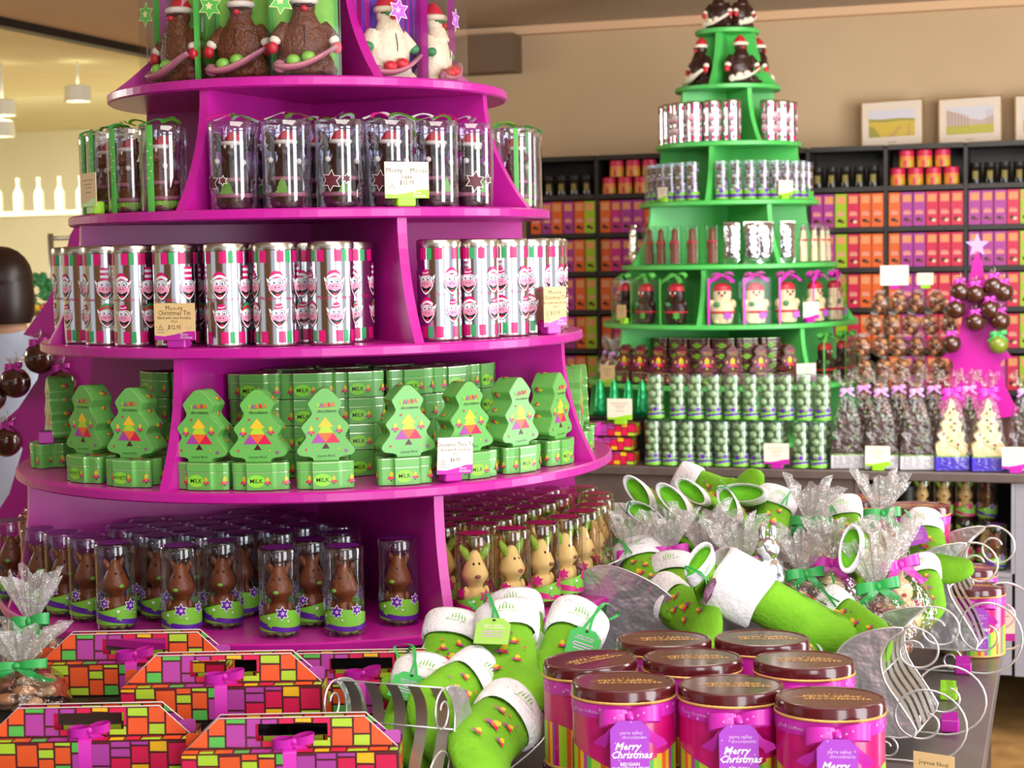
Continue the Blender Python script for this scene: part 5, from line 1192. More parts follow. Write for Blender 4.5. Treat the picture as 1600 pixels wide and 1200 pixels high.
def onb(x, y, b_): d = ray(x, y); return CAM+d*((b_-CAM.dot(NX))/d.dot(NX))

# ------------------------------------------------------------------ pea tubes
def ball_tube():
    p = Proto(); r, h = .0295, .158
    p.add('tube', MB().lathe([(0, .001), (r, .001), (r, h), (0, h)], 'acetate', 20))
    b = MB(); R = random.Random(2)
    for L in range(6):
        for q in range(3): a = 2*pi*(q+.5*(L % 2))/3+.4; b.ell((.0150*sin(a), -.0150*cos(a), .016+.0245*L), .0134, 'pea', 10)
    p.add('chocolate_balls', b, None, None, True)
    b = MB().lathe([(r+.0004, .004), (r+.0004, .030)], 'lime2', 24); d = Dec()
    d.p([(-.09, .02), (-.04, .012), (0, .016), (.04, .024), (.09, .02), (.09, .028), (.04, .032), (0, .024), (-.04, .020), (-.09, .028)], 'violet').p(star(.013, .007, 6, .004, .037), 'white').p(star(.0115, .0063, 6, .004, .037), 'violet').p(star(.01, .0055, 6, -.03, .034), 'violet')
    for k in range(4): d.p(star(.002, .001, 5, -.02+.014*k, .015), 'white')
    d2 = Dec()
    for v, f, m_ in d.items:
        pass
    for (v, f, m_) in d.items[1:]: d2.items.append((v, f, m_))
    d2.onto(b, cyl_map(r+.0006)); 
    for i in range(24):
        a, c = 2*pi*i/24, 2*pi*(i+1)/24; R2 = r+.0008; z = lambda t: .017+.005*sin(t+.8); b.add([(R2*sin(a), -R2*cos(a), z(a)-.004), (R2*sin(c), -R2*cos(c), z(c)-.004), (R2*sin(c), -R2*cos(c), z(c)+.004), (R2*sin(a), -R2*cos(a), z(a)+.004)], [[0, 1, 2, 3]], 'violet', True)
    p.add('paper_band', b); p.add('cap', MB().lathe([(r+.0006, h-.012), (r+.0006, h+.001), (0, h+.001)], 'acetate', 20)); return p
BTUBE = ball_tube()
lo = [1021, 1047, 1074, 1101, 1129, 1157, 1184, 1211, 1251, 1279]; hi = [1026, 1060, 1088, 1116, 1145, 1174, 1201, 1228, 1258, 1286]
def ball_row(xs, b_, z, txt, grp):
    o = []; last = None
    for x in xs:
        P = onb(x, 700, b_); P.z = z; 
        if last is not None and (P-last).length < .0605: P = last+(P-last).normalized()*.0605
        last = P; o.append(place(BTUBE, 'chocolate_ball_tube', T(*P) @ RZ(rnd.uniform(-.5, .5))))
    by_row(o, txt, 'chocolate tube', grp)
ball_row(lo, 5.905, CTOP, 'clear tube of green chocolate balls, lower front row on counter, @', 'ball tubes, lower row')
ball_row(hi, 5.94, CTOP+.1605, 'clear tube of green chocolate balls, upper row on counter, @', 'ball tubes, upper row')
ball_row([x+9 for x in lo], 5.975, CTOP, 'clear tube of green chocolate balls behind the lower row, @', 'ball tubes behind')

# ------------------------------------------------------------------ chocolate trees in cellophane
def choc_tree(dark):
    p = Proto(); cm = 'choc_dark' if dark else 'choc_white'
    b = MB().box((0, 0, .0245), (.112, .075, .045), 'box_silver' if dark else 'box_blue', None, .002); p.add('base_box', b); p.add('base_rim', MB().box((0, 0, .0485), (.106, .07, .004), 'fig_green'))
    o = [(-.046, .05), (-.05, .06), (-.053, .088), (-.037, .10), (-.045, .122), (-.029, .134), (-.035, .158), (-.021, .17), (-.024, .19), (-.012, .205), (-.008, .232), (0, .238)]
    q = smooth_poly(o, 2, False); q = q+[(-x, z) for x, z in q[::-1][1:]]
    b = MB().prism(q, -.016, .016, cm, RX(pi/2)); R = random.Random(5 if dark else 6); i = p.add('chocolate_tree', b)
    for k in range(12): z = .075+.012*k; w = .036*(1-(z-.07)/.19); b = MB().ell(((R.random()-.5)*2*w, -.017, z), .0048, ('antler_green', 'fig_nose' if not dark else 'choc_milk', 'fig_dkgreen')[k % 3], 8); p.add('candy_bauble', b, i)
    vs = []; fs = []; n = 24; Rr = random.Random(9)
    prof = [(.058, .001), (.060, .05), (.060, .10), (.046, .17), (.026, .235), (.009, .27), (.022, .295), (.036, .32)]
    for j, (r_, z) in enumerate(prof):
        for q_ in range(n): a = 2*pi*q_/n; jj = 1+.10*(Rr.random()-.5)+(.35*sin(6*a) if j > 5 else 0); sq = 1/max(abs(cos(a)), abs(sin(a)))**.6; vs.append((r_*jj*sq*sin(a), -r_*jj*sq*cos(a)*.72, z+(.02*sin(5*a) if j == 7 else 0)))
    for j in range(len(prof)-1):
        for q_ in range(n): fs.append([j*n+q_, j*n+(q_+1) % n, (j+1)*n+(q_+1) % n, (j+1)*n+q_])
    p.add('cellophane_wrap', MB().add(vs, fs, 'cello', False)); o = bow('ribbon_pink', 1.0 if not dark else .7, 2, 3); p.add('bow', MB().add(o.v, o.f, 'ribbon_pink' if not dark else 'ribbon_pale2', True, T(0, -.016, .268))); return p
mat('ribbon_pale2', '#d79ae0', .35)
CT = {True: choc_tree(True), False: choc_tree(False)}
o = []; o2 = []
for x, d in ((1323, True), (1376, True), (1431, True), (1486, False), (1543, False)):
    P = onb(x, 730, 5.935); P.z = CTOP; (o if d else o2).append(place(CT[d], 'wrapped_chocolate_tree', T(*P) @ RZ(RYAW+.2)))
by_row(o, 'dark chocolate tree on silver base in cellophane, front of counter, @', 'chocolate tree', 'dark chocolate trees'); by_row(o2, 'white chocolate tree on blue base in cellophane, @ of two', 'chocolate tree', 'white chocolate trees')
o = []
for x in (1350, 1404, 1459, 1514, 1600): P = onb(x, 700, 6.06 if x < 1590 else 5.96); P.z = CTOP; o.append(place(CT[True], 'wrapped_chocolate_tree', T(*P) @ RZ(RYAW+.1)))
by_row(o, 'dark chocolate tree in cellophane, second row on counter, @', 'chocolate tree', 'dark chocolate trees behind')

# cubby tubes
o = []; 
for j, (x, wt) in enumerate(((1440, True), (1474, True), (1508, True), (1542, False))): P = onb(x, 820, 6.03); P.z = .570+.1545; o.append(place(RTUBEW if wt else RTUBE, 'reindeer_tube', T(*P) @ RZ(-.1)))
by_row(o, 'reindeer tube in the counter cubby, upper layer, @', 'chocolate tube', 'cubby tubes, upper')
o = []
for j, (x, wt) in enumerate(((1440, True), (1474, True), (1508, True), (1542, True))): P = onb(x, 820, 6.03); P.z = .570; o.append(place(RTUBEW if wt else RTUBE, 'reindeer_tube', T(*P) @ RZ(-.1)))
P = onb(1556, 880, 5.935); P.z = .570; o.append(place(RTUBE, 'reindeer_tube', T(*P)))
by_row(o, 'reindeer tube in the counter cubby, lower layer, @', 'chocolate tube', 'cubby tubes, lower')
o = [place(JAR, 'sauce_jar', RM @ T(-.62+.056*j, CB0+.12, .570) @ S(1.0, 1.0, 2.9)) for j in range(3)]
by_row(o, 'tall dark jar in the shaded left of the counter cubby, @', 'jar', 'dark jars in the cubby')

# left of the pea tubes: small patterned boxes, green cones
def put_c(P_, name, x, y, b_, z, lb, cat, grp, k=1, skip=(), rz=0): P = onb(x, y, b_); P.z = z; return place(P_, name, T(*P) @ RZ(RYAW+rz) @ S(k), lb, cat, grp, skip)
for j, (x, z, w) in enumerate(((934, CTOP, 'bottom'), (930, CTOP+.051, 'middle'), (936, CTOP+.102, 'top'))): put_c(GB, 'patterned_gift_box', x, 700, 5.90, z, f'small mosaic gift box stacked beside the ball tubes, {w} one', 'gift box', 'small mosaic boxes on the counter', .9, ('handle_panel', 'end_tab', 'bow'))
mat('foil_green', '#23a464', .25, .6, bump=.5, bscale=60); cn = Proto()
cn.add('foil_cone', MB().lathe([(0, 0), (.022, .0), (.021, .02), (.010, .10), (.0, .115)], 'foil_green', 12, True, None, jit=.15)); cn.add('base_disc', MB().lathe([(0, -.0005), (.0225, -.0005)], 'fig_dkgreen', 12))
o = [put_c(cn, 'green_foil_cone', x, 650, 6.08, CTOP+.1565, None, None, None, 1.15) for x in (938, 960, 982, 1004)]
rb = Proto(); rb.add('block', MB().box((0, .06, .077), (.30, .10, .152), 'black')); rb.add('top_lip', MB().box((0, .06, .1535), (.305, .105, .002), 'wood_dark')); put_c(rb, 'display_riser', 950, 690, 6.02, CTOP, 'black block under the green foil cones on the counter', 'riser', None)
by_row(o, 'small green foil cone on a block left of the ball tubes, @', 'chocolate', 'green foil cones')
for P_, x, y, b_, z, lb, k in ((CARD_GREEKL, 970, 690, 5.885, CTOP+.144, 'cream price card before the green foil cones', 1.2), (CARD_GREEK, 1214, 730, 5.868, CTOP, 'cream and magenta card before the ball tubes', 1.15), (CARD_GREEKL, 1372, 733, 5.868, CTOP, 'cream and lime card before the dark chocolate trees', 1.1), (CARD_GREEK, 1587, 736, 5.868, CTOP, 'cream and magenta card right of the white chocolate trees', 1.15)): put_c(P_, 'price_card', x, y, b_+.013, z, lb, 'price card', None, k)

# ------------------------------------------------------------------ goods on the green tree
def santa_proto(): 
    p = Proto(); base = None
    for nm, me, par in santa('choc_dark', 'fig_red', 'fig_white', 'fig_red', 'fig_white', 'fig_white', 0):
        i = p.add(nm, me, None if par is None else base)
        if par is None: base = i
    return p
SD = santa_proto()
by_row([place(SD, 'chocolate_santa', GT.M(.125, d, GZ[6]) @ S(1.18)) for d in (-57, 24, 95)], 'dark chocolate santa on the upper green shelf, @', 'chocolate figure', 'dark santas, upper shelf')
by_row([place(SD, 'chocolate_santa', GT.M(.075, d, GZ[7]) @ S(1.0)) for d in (-25, 50)], 'dark chocolate santa on the topmost green shelf, @', 'chocolate figure', 'dark santas, topmost shelf')
def garc(P_, nm, rho, degs, z, k=1, tw=.2): return [place(P_[i % len(P_)] if isinstance(P_, list) else P_, nm, GT.M(rho, d, z, rnd.uniform(-tw, tw)) @ S(k)) for i, d in enumerate(degs)]
by_row(garc(COWTIN, 'cow_tin', .25, (-84, -66, -49, -31.5, -14, 3.5), GZ[5], .88), 'silver cow tin on the green tree, left of its divider, @', 'tin', 'green tree cow tins, left')
by_row(garc(COWTIN, 'cow_tin', .25, (40, 58, 76), GZ[5], .88), 'silver cow tin on the green tree, right of its divider, @', 'tin', 'green tree cow tins, right')
def freckle_tube():
    p = Proto(); r, h = .0255, .152
    p.add('tube', MB().lathe([(0, .001), (r, .001), (r, h), (0, h)], 'acetate_moose', 18)); b = MB(); R = random.Random(4)
    for L in range(10):
        for q in range(4): a = R.random()*6.28; b.ell((.014*sin(a), -.014*cos(a), .012+.0135*L), (.011, .011, .006), ('mix', 'choc_milk', 'fig_white', 'p_pale')[(L+q) % 4], 7)
    p.add('sweets', b, None, None, True); b = MB().lathe([(r+.0004, .002), (r+.0004, .035)], 'lime2', 18); Dec().p(rect(-.06, .010, .06, .022), 'violet').p(star(.012, .007, 6, 0, .034), 'violet').onto(b, cyl_map(r+.0006)); p.add('paper_band', b); return p
FT = freckle_tube()
by_row(garc(FT, 'sweets_tube', .316, (-96, -86, -76, -66, -56, -46, -36, -26), GZ[4]), 'clear sweets tube with purple band on the green tree, left bay, @', 'sweets tube', 'sweets tubes, left bay')
by_row(garc(FT, 'sweets_tube', .316, (-5, 5, 15, 25, 35, 45, 55, 66), GZ[4]), 'clear sweets tube with purple band on the green tree, right bay, @', 'sweets tube', 'sweets tubes, right bay')
by_row(garc(FT, 'sweets_tube', .316, (86, 96), GZ[4]), 'clear sweets tube beyond the right divider of the green tree, @', 'sweets tube', 'sweets tubes beyond divider')
def fig_bag(dark):
    p = Proto(); cm = 'choc_milk' if dark else 'choc_white'; W, D, H = .056, .04, .152
    p.add('clear_sleeve', MB().box((0, 0, H/2+.001), (W, D, H), 'acetate_box', None, .004))
    b = MB().lathe([(0, .004), (.020, .005), (.019, .05), (.016, .08), (.018, .09), (.013, .105), (.012, .125), (.006, .14), (0, .142)], cm, 14, True, None, sy=.8)
    for s_ in (-1, 1): b.ell((s_*.017, 0, .075), (.006, .007, .02), cm, 8)
    i = p.add('chocolate_figure', b); p.add('scarf', MB().tube([(.0165*cos(t), .0135*sin(t), .088) for t in [2*pi*q/12 for q in range(12)]], .0045, 'fig_red', 6, None, True), i); p.add('hat', MB().lathe([(.0135, .126), (.010, .136), (0, .145)], cm if dark else 'fig_pink', 10, True, None, sy=.8), i); return p
def foil_bag():
    p = Proto(); vs = []; R = random.Random(3); n = 7; m_ = 9; fs = []
    for s_ in (-1, 1):
        for j in range(m_):
            for i in range(n): x = (i/(n-1)-.5)*.062; z = j/(m_-1)*.16; e = min(i, n-1-i)/3; y = s_*.018*(min(1, e)**.5)*min(1, j/2, (m_-1-j)/2)**.5*(1+.3*(R.random()-.5)); vs.append((x, y, z+.001))
    for s_ in range(2):
        for j in range(m_-1):
            for i in range(n-1): o = s_*n*m_; fs.append([o+j*n+i, o+j*n+i+1, o+(j+1)*n+i+1, o+(j+1)*n+i])
    p.add('foil_pouch', MB().add(vs, fs, 'silver_foil', True)); p.add('seal_strip', MB().box((0, 0, .158), (.063, .004, .008), 'tin_rim')); return p
FD, FW, FO = fig_bag(True), fig_bag(False), foil_bag()
by_row(garc(FD, 'chocolate_figure_sleeve', .40, (-52, -42, -32, -21, -9.5), GZ[3]), 'brown chocolate figure in clear sleeve on the green tree, @', 'chocolate figure', 'brown sleeve figures')
by_row(garc(FO, 'foil_pouch', .40, (1.5, 12.5, 21), GZ[3]), 'plain silver pouch at the middle of the green tree shelf, @', 'pouch', 'silver pouches')
by_row(garc(FO, 'foil_pouch', .40, (-75, 34.5), GZ[3]), 'silver pouch beside a divider of the green tree shelf, @', 'pouch', 'silver pouches by dividers')
by_row(garc(FW, 'chocolate_figure_sleeve', .40, (46, 56, 66, 77), GZ[3]), 'white chocolate figure in clear sleeve, right on the green tree, @', 'chocolate figure', 'white sleeve figures')
def snow_box(dark):
    p = Proto(); cm = 'choc_dark' if dark else 'choc_white'; W, D, H = .112, .07, .178
    p.add('clear_box', MB().box((0, 0, H/2+.001), (W, D, H), 'acetate_box')); rm = 'lime3' if dark else 'ribbon_pink'
    b = MB().lathe([(0, .003), (.036, .004), (.042, .025), (.047, .055), (.044, .080), (.032, .092), (.035, .105), (.036, .122), (.028, .142), (0, .15)], cm, 18, True, None, sy=.72)
    for s_ in (-1, 1): b.ell((s_*.040, -.004, .078), (.014, .014, .018), cm, 10); b.ell((s_*.02, -.01, .012), (.017, .018, .011), cm, 10)
    i = p.add('chocolate_snowman', b); p.add('hat', MB().lathe([(.0365, .130), (.031, .148), (.016, .158), (0, .160)], 'fig_red', 14, True, None, sy=.75), i)
    b = MB()
    for s_ in (-1, 1): b.ell((s_*.011, -.0265, .122), (.0045, .003, .0055), 'fig_white' if dark else 'black', 8)
    p.add('eyes', b, i); p.add('nose', MB().ell((0, -.027, .112), (.006, .008, .005), 'fig_red', 8), i); p.add('belt', MB().tube([(.0475*cos(t), .0345*sin(t)-.002, .048) for t in [2*pi*q/16 for q in range(16)]], .0042, 'fig_red', 6, None, True), i); p.add('holly', MB().ell((-.02, -.031, .078), (.013, .006, .011), 'fig_dkgreen', 8), i)
    b = MB(); Dec().p(star(.02, .011, 6, .022, .035), 'b_purple2' if not dark else 'lime3').p(rect(-W/2+.001, 0, -W/2+.010, H), rm).onto(b, flat_map(T(0, -D/2-.0006, 0) @ FRONT)); p.add('star_sticker', b)
    o = bow(rm, 1.3, 2, 2); p.add('bow', MB().add(o.v, o.f, rm, True, T(0, 0, H+.006) @ RX(-.9))); return p
SBD, SBW = snow_box(True), snow_box(False)
by_row(garc(SBD, 'snowman_box', .455, (-68, -46, -27), GZ[2], 1, .05), 'dark chocolate snowman in clear box with green ribbon, green tree, @', 'chocolate gift box', 'dark snowman boxes')
by_row(garc(SBW, 'snowman_box', .465, (-3.5, 12, 28, 45, 62), GZ[2], 1, .05), 'white chocolate snowman in clear box with pink ribbon, @', 'chocolate gift box', 'white snowman boxes')
kk = .88
by_row([place(TBRN, 'tree_tin', LIE(GT.M(.565, d, GZ[1])) @ S(kk)) for d in (-50, -39.5, -29.5, -19, -8.5, 2, 12.5, 23.5)], 'brown tree tin lying flat at green shelf front, @', 'tin', 'brown tree tins, front')
by_row([place(TBRN, 'tree_tin', GT.M(.535, d, GZ[1]+.043, .2-.006*d) @ S(kk)) for d in (-51, -41, -31, -20.5, -9.5, 1, 12.5, 25)], 'upright brown Christmas tree tin on the lower green shelf, @', 'tin', 'brown tree tins, upright')
for i, d in enumerate((-46, -32, -18, -4, 10, 24)):
    for L in range(4): tag(place(TBRN, 'tree_tin', LIE(GT.M(.40, d, GZ[1]+.0418*L, rnd.uniform(-.1, .1))) @ S(kk)), f'lying brown tree tin, {("bottom","second","third","top")[L]} of stack, {("leftmost","second","third","fourth","fifth","sixth")[i]} stack from left on green tree', 'tin', 'stacked brown tree tins')
by_row(garc(SBD, 'snowman_box', .50, (47, 62, 77), GZ[1], .95, .05), 'dark snowman box with green ribbon, lower right of green tree, @', 'chocolate gift box', 'dark snowman boxes, lower')
by_row([place(cello_bag('biscuit', 'ribbon_pale2', 40+i), 'cellophane_bag', GT.M(.50, d, GZ[1]) @ S(.95)) for i, d in enumerate((-66, -80))], 'biscuit cellophane bag at the green tree left end, @', 'gift bag', 'green tree biscuit bags')
for x, y, zi, lb, c, k in ((952, 604, 1, 'tan price card at the left of the lowest green shelf', CARD_GREEKT, 1.1), (1258, 602, 1, 'pale price card before the right brown tree tins', CARD_GREEK, 1.1), (974, 506, 2, 'tan and lime card before the dark snowman boxes', CARD_GREEKT, 1.0), (1265, 504, 2, 'white and magenta card before the white snowman boxes', CARD_GREEK, 1.05), (1087, 410, 3, 'cream and lime card before the brown sleeve figures', CARD_GREEKL, 1.1), (1283, 406, 3, 'pale card before the white sleeve figures', CARD_GREEK, .9), (1043, -47, 4, 'cream card leaning before the left sweets tubes', CARD_GREEKL, .75), (1227, 38, 4, 'white card before the right sweets tubes', CARD_GREEKL, .95)): place(c, 'price_card', (GT.M(.351, y, GZ[4]) if zi == 4 else GT.face(x, y, GZ[zi])) @ S(k), lb, 'price card')
# ------------------------------------------------------------------ heap of small chocolate bags
def sweet_bag():
    p = Proto(); b = MB(); R = random.Random(8)
    b.ell((0, 0, .038), (.036, .030, .038), 'cello', 12); p.add('clear_bag', b); b = MB()
    for q in range(13): a = q*2.4; b.ell((.021*cos(a)*(.3+.7*R.random()), -.012+.02*(R.random()-.5), .012+.0044*q), .0125, ('choc_milk', 'caramel2', 'caramel', 'choc_santa')[q % 4], 7)
    p.add('chocolates', b, None, None, True); p.add('tied_top', MB().lathe([(.008, .066), (.004, .070), (.016, .084)], 'cello_top', 10, False, None, jit=.4)); return p
SBG = sweet_bag(); HB = onb(1418, 540, 6.62); HB.z = CTOP
for L in range(7):
    n = (6, 6, 6, 6, 6, 5, 4)[L]; o = []
    for j in range(n): o.append(place(SBG, 'sweets_bag', T(*HB) @ RZ(RYAW) @ T((j-(n-1)/2)*.068+.01*(L % 2), .02+.003*L+.008*rnd.random(), .001+.083*L) @ RZ(rnd.uniform(-.4, .4)) @ S(1.12, 1.1, 1.04)))
    by_row(o, f'small bag of brown chocolates in the heap, {("bottom","second","third","fourth","fifth","sixth","top")[L]} layer, @', 'sweets bag', f'chocolate bag heap, layer {L+1}')
def onp(x, y, b_): P = onb(x, y, b_); return T(P.x, P.y, CTOP+.083*6+.094) @ RZ(RYAW)
place(price_card([('-', .7, .6), ('-', .5, .4)], 'card', 'clip_magenta', .105, .075, False, True), 'price_card', onp(1398, 462, 6.65), 'wide white price card atop the chocolate bag heap', 'price card')
place(price_card([('-', .7, .6), ('-', .5, .4)], 'card', 'clip_lime', .06, .045, False, True), 'price_card', onp(1446, 450, 6.66), 'small pale card beside the wide one atop the heap', 'price card')

# ------------------------------------------------------------------ small magenta trees with hanging chocolate balls
def flat_tree(H, w=.42, st=True):
    p = Proto(); o = [(0, 1.0), (.05, .95), (.085, .87), (.15, .79), (.25, .71), (.19, .70), (.17, .68), (.20, .60), (.28, .53), (.40, .47), (.30, .455), (.27, .43), (.33, .32), (.42, .24), (.52, .19), (.40, .17), (.16, .155), (.12, .08), (.14, 0)]
    q = [(x*H*w, y*H) for x, y in o]; q = q+[(-x, y) for x, y in q[::-1][:-1]]
    p.add('tree_board', MB().prism(q, -.007, .007, 'magenta', RX(pi/2))); p.add('foot', MB().box((0, 0, .008), (.16*H, .2, .016), 'magenta')); 
    if st: p.add('star', MB().prism(star(.060*H, .026*H, 5), -.006, .006, 'star_lilac', T(0, -.0, H*1.03) @ RX(pi/2)))
    return p
mat('star_lilac', '#b79af0', .35)
def ball(green=False):
    p = Proto(); b = MB().ell((0, 0, 0), .036, 'choc_shiny' if not green else 'ball_green', 16); i = p.add('chocolate_ball', b); p.add('cellophane_tuft', MB().lathe([(.034, .008), (.012, .033), (.006, .040), (.022, .058)], 'cello', 14, False, None, jit=.35)); o = bow('ribbon_pink' if not green else 'ribbon_green', .62 if not green else .9, 2, 5); p.add('bow', MB().add(o.v, o.f, 'ribbon_pink' if not green else 'ribbon_green', True, T(0, -.012, .040))); p.add('hook', MB().tube([(0, 0, .04), (.004, .004, .06), (0, .012, .07)], .0012, 'wire', 5)); return p
mat('choc_shiny', '#4a2415', .15, coat=.8); mat('ball_green', '#7d8a2a', .25, coat=.5)
BALL, BALLG = ball(), ball(True)
P = onb(1527, 388, 6.55); Hh = P.z-CTOP; FTm = T(P.x, P.y, CTOP) @ RZ(RYAW)
place(flat_tree(Hh*.985), 'small_flat_tree', FTm, 'small flat magenta tree with lilac star behind the white chocolate trees', 'display stand')
o = []
for x, y in ((1500, 455), (1524, 459), (1553, 447), (1568, 456), (1493, 483), (1547, 483), (1524, 503), (1563, 501), (1487, 537)): o.append(place(BALL, 'hanging_chocolate_ball', T(*onb(x, y, 6.50)) @ RZ(RYAW)))
by_row(o, 'chocolate ball in cellophane hanging on the small magenta tree, @', 'chocolate ball', 'hanging balls, right tree')
place(BALLG, 'hanging_chocolate_ball', T(*onb(1560, 538, 6.50)) @ RZ(RYAW), 'green chocolate ball with green bow on the small magenta tree', 'chocolate ball')
# the left one, behind the big tree
P = at(128, 336, 4.35); Hh = P.z-TZ
place(flat_tree(Hh, .60, False), 'small_flat_tree', T(P.x, P.y, TZ+.001) @ RZ(.15), 'small flat magenta tree mostly hidden behind the big tree at left', 'display stand')
o = [place(BALL, 'hanging_chocolate_ball', T(*at(x, y, 4.30)) @ S(1.08)) for x, y in ((24, 598), (-14, 620), (10, 690), (62, 560), (98, 600))]
by_row(o, 'chocolate ball with pink bow hanging at the left picture edge, @', 'chocolate ball', 'hanging balls, left tree')
# extra tubes in the far left bay of the big tree
o = [place(RTUBEW, 'reindeer_tube', PT.M(.56, d, PZ['E'])) for d in (-77, -85, -93)]
by_row(o, 'reindeer tube beyond the far left divider of bottom shelf, @', 'chocolate tube', 'tubes beyond the left divider')
# potted plant and rail on the far counter behind the shopper
q = at(66, 520, 7.0); pl = Proto(); pl.add('pot', MB().lathe([(0, 0), (.05, 0), (.065, .11), (.058, .11), (.05, .1), (0, .1)], 'offwhite', 18)); b = MB(); R = random.Random(1)
for k in range(40): a = R.random()*6.28; z = .12+.25*R.random(); r_ = .03+.045*sin(min(1, (z-.1)/.26)*pi); b.ell((r_*cos(a), r_*sin(a), z), (.03, .03, .012), 'fig_dkgreen', 7, None, Matrix.Rotation(R.random()*2, 3, 'X'))
pl.add('foliage', b); b = MB()
for k in range(7): a = k*.9; b.ell((.05*cos(a), .05*sin(a)-.02, .13+.02*(k % 3)), .022, ('t_orange', 't_yellow')[k % 2], 8)
pl.add('orange_flowers', b, None, None, True)
st = Proto(); st.add('top', MB().box((0, 0, q.z-.0155), (.9, .5, .03), 'wall_cream')); 
for sx in (-1, 1):
    for sy_ in (-1, 1): st.add('leg', MB().box((.41*sx, .21*sy_, (q.z-.031)/2), (.05, .05, q.z-.031), 'wall_cream'))
place(st, 'pale_side_table', T(q.x, q.y, 0), 'pale table behind the shopper carrying a plant', 'table'); place(pl, 'potted_plant', T(*q) @ S(.62), 'green plant with orange flowers in pale pot behind the shopper', 'plant')
q2 = at(88, 372, 7.0); rl = Proto(); rl.add('rail', MB().tube([(-.05, .1, q2.z), (.3, .1, q2.z)], .009, 'slat')); rl.add('post', MB().tube([(-.05, .1, q.z+.001), (-.05, .1, q2.z+.02)], .012, 'slat')); rl.add('post', MB().tube([(.3, .1, q.z+.001), (.3, .1, q2.z+.02)], .012, 'slat')); place(rl, 'metal_rail', T(q2.x, q2.y, 0), 'thin grey metal rail stand near the plant', 'rail')

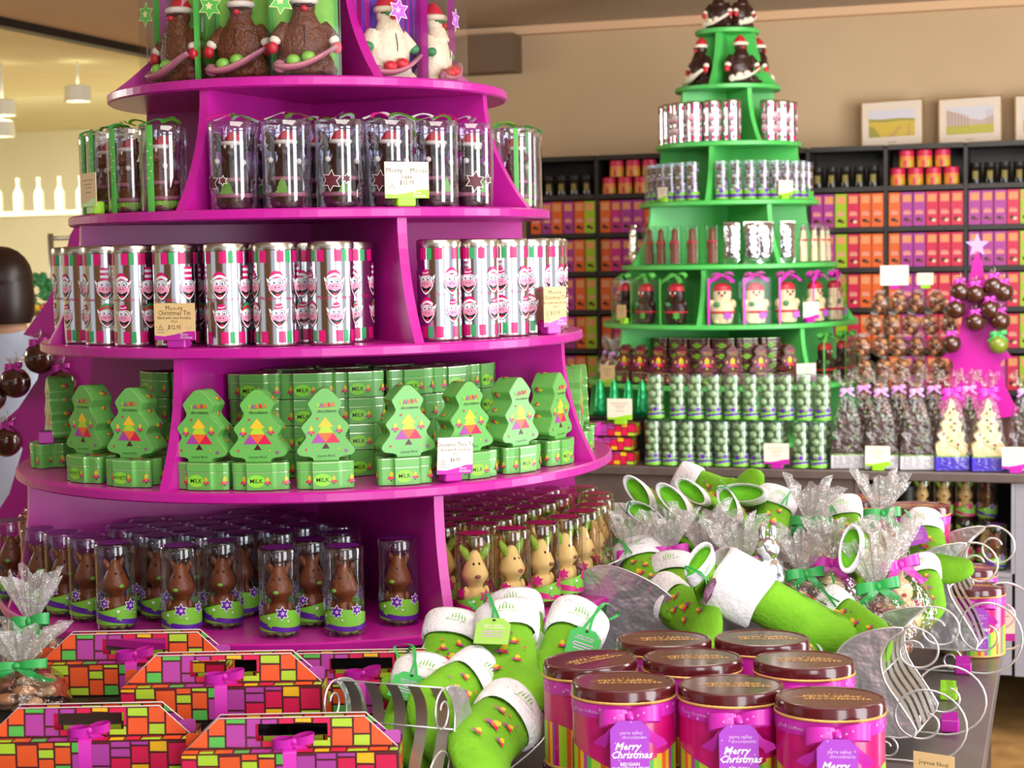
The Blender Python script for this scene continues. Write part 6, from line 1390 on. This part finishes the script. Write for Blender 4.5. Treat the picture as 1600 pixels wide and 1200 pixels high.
# ------------------------------------------------------------------ the shopper, seen from behind
def shopper():
    P0 = at(2, 392, 5.6); base = Vector((P0.x, P0.y, 0)); H = P0.z+.005; s = H/1.70
    J = {'pelvis': (0, 0, .93), 'waist': (0, 0, 1.06), 'chest': (0, .01, 1.24), 'neck0': (0, .005, 1.41), 'neck': (0, -.005, 1.47), 'head': (0, -.01, 1.53), 'head2': (0, -.012, 1.61)}
    vs = []; rd = []; ed = []; ix = {}
    def jn(n, c, r, par=None):
        ix[n] = len(vs); vs.append(Vector(c)*s); rd.append(r if hasattr(r, '__len__') else (r, r)); 
        if par: ed.append((ix[par], ix[n]))
    jn('pelvis', J['pelvis'], (.155, .11)); jn('waist', J['waist'], (.135, .095), 'pelvis'); jn('chest', J['chest'], (.15, .105), 'waist'); jn('up', (0, .01, 1.36), (.12, .08), 'chest'); jn('neck', (0, 0, 1.45), (.055, .055), 'up'); jn('head', (0, -.012, 1.535), (.075, .085), 'neck'); jn('crown', (0, -.012, 1.63), (.068, .08), 'head')
    for sd, n in ((-1, 'l'), (1, 'r')):
        jn('sh'+n, (sd*.165, .01, 1.36), (.055, .055), 'up'); jn('el'+n, (sd*.225, .03, 1.10), (.042, .042), 'sh'+n); jn('wr'+n, (sd*.22, -.10, .90), (.029, .026), 'el'+n); jn('pa'+n, (sd*.205, -.16, .855), (.034, .018), 'wr'+n)
        for f_ in range(4):
            o = (-.027+.018*f_); L = (.062, .074, .07, .056)[f_]; jn(f'f{n}{f_}', (sd*.2+o, -.20, .835), (.010, .009), 'pa'+n); jn(f'g{n}{f_}', (sd*.2+o, -.20-L*.55, .80-L*.3), (.009, .008), f'f{n}{f_}')
        jn('t'+n, (sd*.165, -.165, .845), (.012, .011), 'pa'+n); jn('u'+n, (sd*.15, -.20, .82), (.010, .009), 't'+n)
        jn('hp'+n, (sd*.095, 0, .86), (.095, .095), 'pelvis'); jn('kn'+n, (sd*.10, -.01, .48), (.062, .062), 'hp'+n); jn('an'+n, (sd*.105, .015, .09), (.042, .042), 'kn'+n); jn('to'+n, (sd*.115, -.13, .04), (.042, .032), 'an'+n)
    me = bpy.data.meshes.new('body'); me.from_pydata([tuple(v) for v in vs], ed, []); o = bpy.data.objects.new('tmp', me); COL.objects.link(o)
    md = o.modifiers.new('s', 'SKIN'); 
    for i, r in enumerate(rd): me.skin_vertices[0].data[i].radius = (r[0]*s, r[1]*s)
    me.skin_vertices[0].data[0].use_root = True; ms = o.modifiers.new('u', 'SUBSURF'); ms.levels = 2; ms.render_levels = 2
    out = bpy.data.meshes.new_from_object(o.evaluated_get(bpy.context.evaluated_depsgraph_get())); bpy.data.objects.remove(o); out.name = 'body'; out.materials.clear(); out.materials.append(MATS['skin'])
    for p_ in out.polygons: p_.use_smooth = True
    root = link('person', out, None, T(*base) @ RZ(pi)); tag(root, 'shopper seen from behind, dark bobbed hair and pale blue top', 'person')
    # garments follow the body: offset copies of parts of its surface
    def garment(name, m_, test, off):
        keep = [p_ for p_ in out.polygons if test(sum((out.vertices[v].co for v in p_.vertices), Vector())/len(p_.vertices))]; idx = {}; vv = []; ff = []
        for p_ in keep:
            f = []
            for v in p_.vertices:
                if v not in idx: idx[v] = len(vv); vv.append(out.vertices[v].co+out.vertices[v].normal*off)
                f.append(idx[v])
            ff.append(f)
        part(name, MB().add(vv, ff, m_, True), root)
    garment('shirt', 'shirt', lambda c: .84*s < c.z < 1.43*s and not (abs(c.x) > .15*s and c.z < 1.16*s), .012)
    garment('trousers', 'trouser', lambda c: .11*s < c.z < .95*s and abs(c.x) < .185*s and c.y > -.12*s, .010)
    garment('shoe', 'black', lambda c: c.z <= .10*s, .008)
    b = MB().ell((0, .008*s, 1.605*s), (.098*s, .108*s, .105*s), 'hair', 20); b.lathe([(.097*s, 1.60*s), (.103*s, 1.55*s), (.101*s, 1.49*s), (.088*s, 1.46*s), (.05*s, 1.465*s)], 'hair', 20, True, T(0, .012*s, 0), .75, 2*pi-.75, sy=1.02); part('hair', b, root)
    b = MB()
    for sd in (-1, 1): b.ell((sd*.030*s, -.098*s, 1.585*s), .009*s, 'white', 8); b.ell((sd*.030*s, -.1055*s, 1.585*s), .004*s, 'black', 6)
    part('eyes', b, root); part('nose', MB().ell((0, -.108*s, 1.55*s), (.012*s, .016*s, .018*s), 'skin', 10), root); part('mouth', MB().ell((0, -.094*s, 1.512*s), (.022*s, .008*s, .007*s), 'fig_pink', 10), root)
shopper()
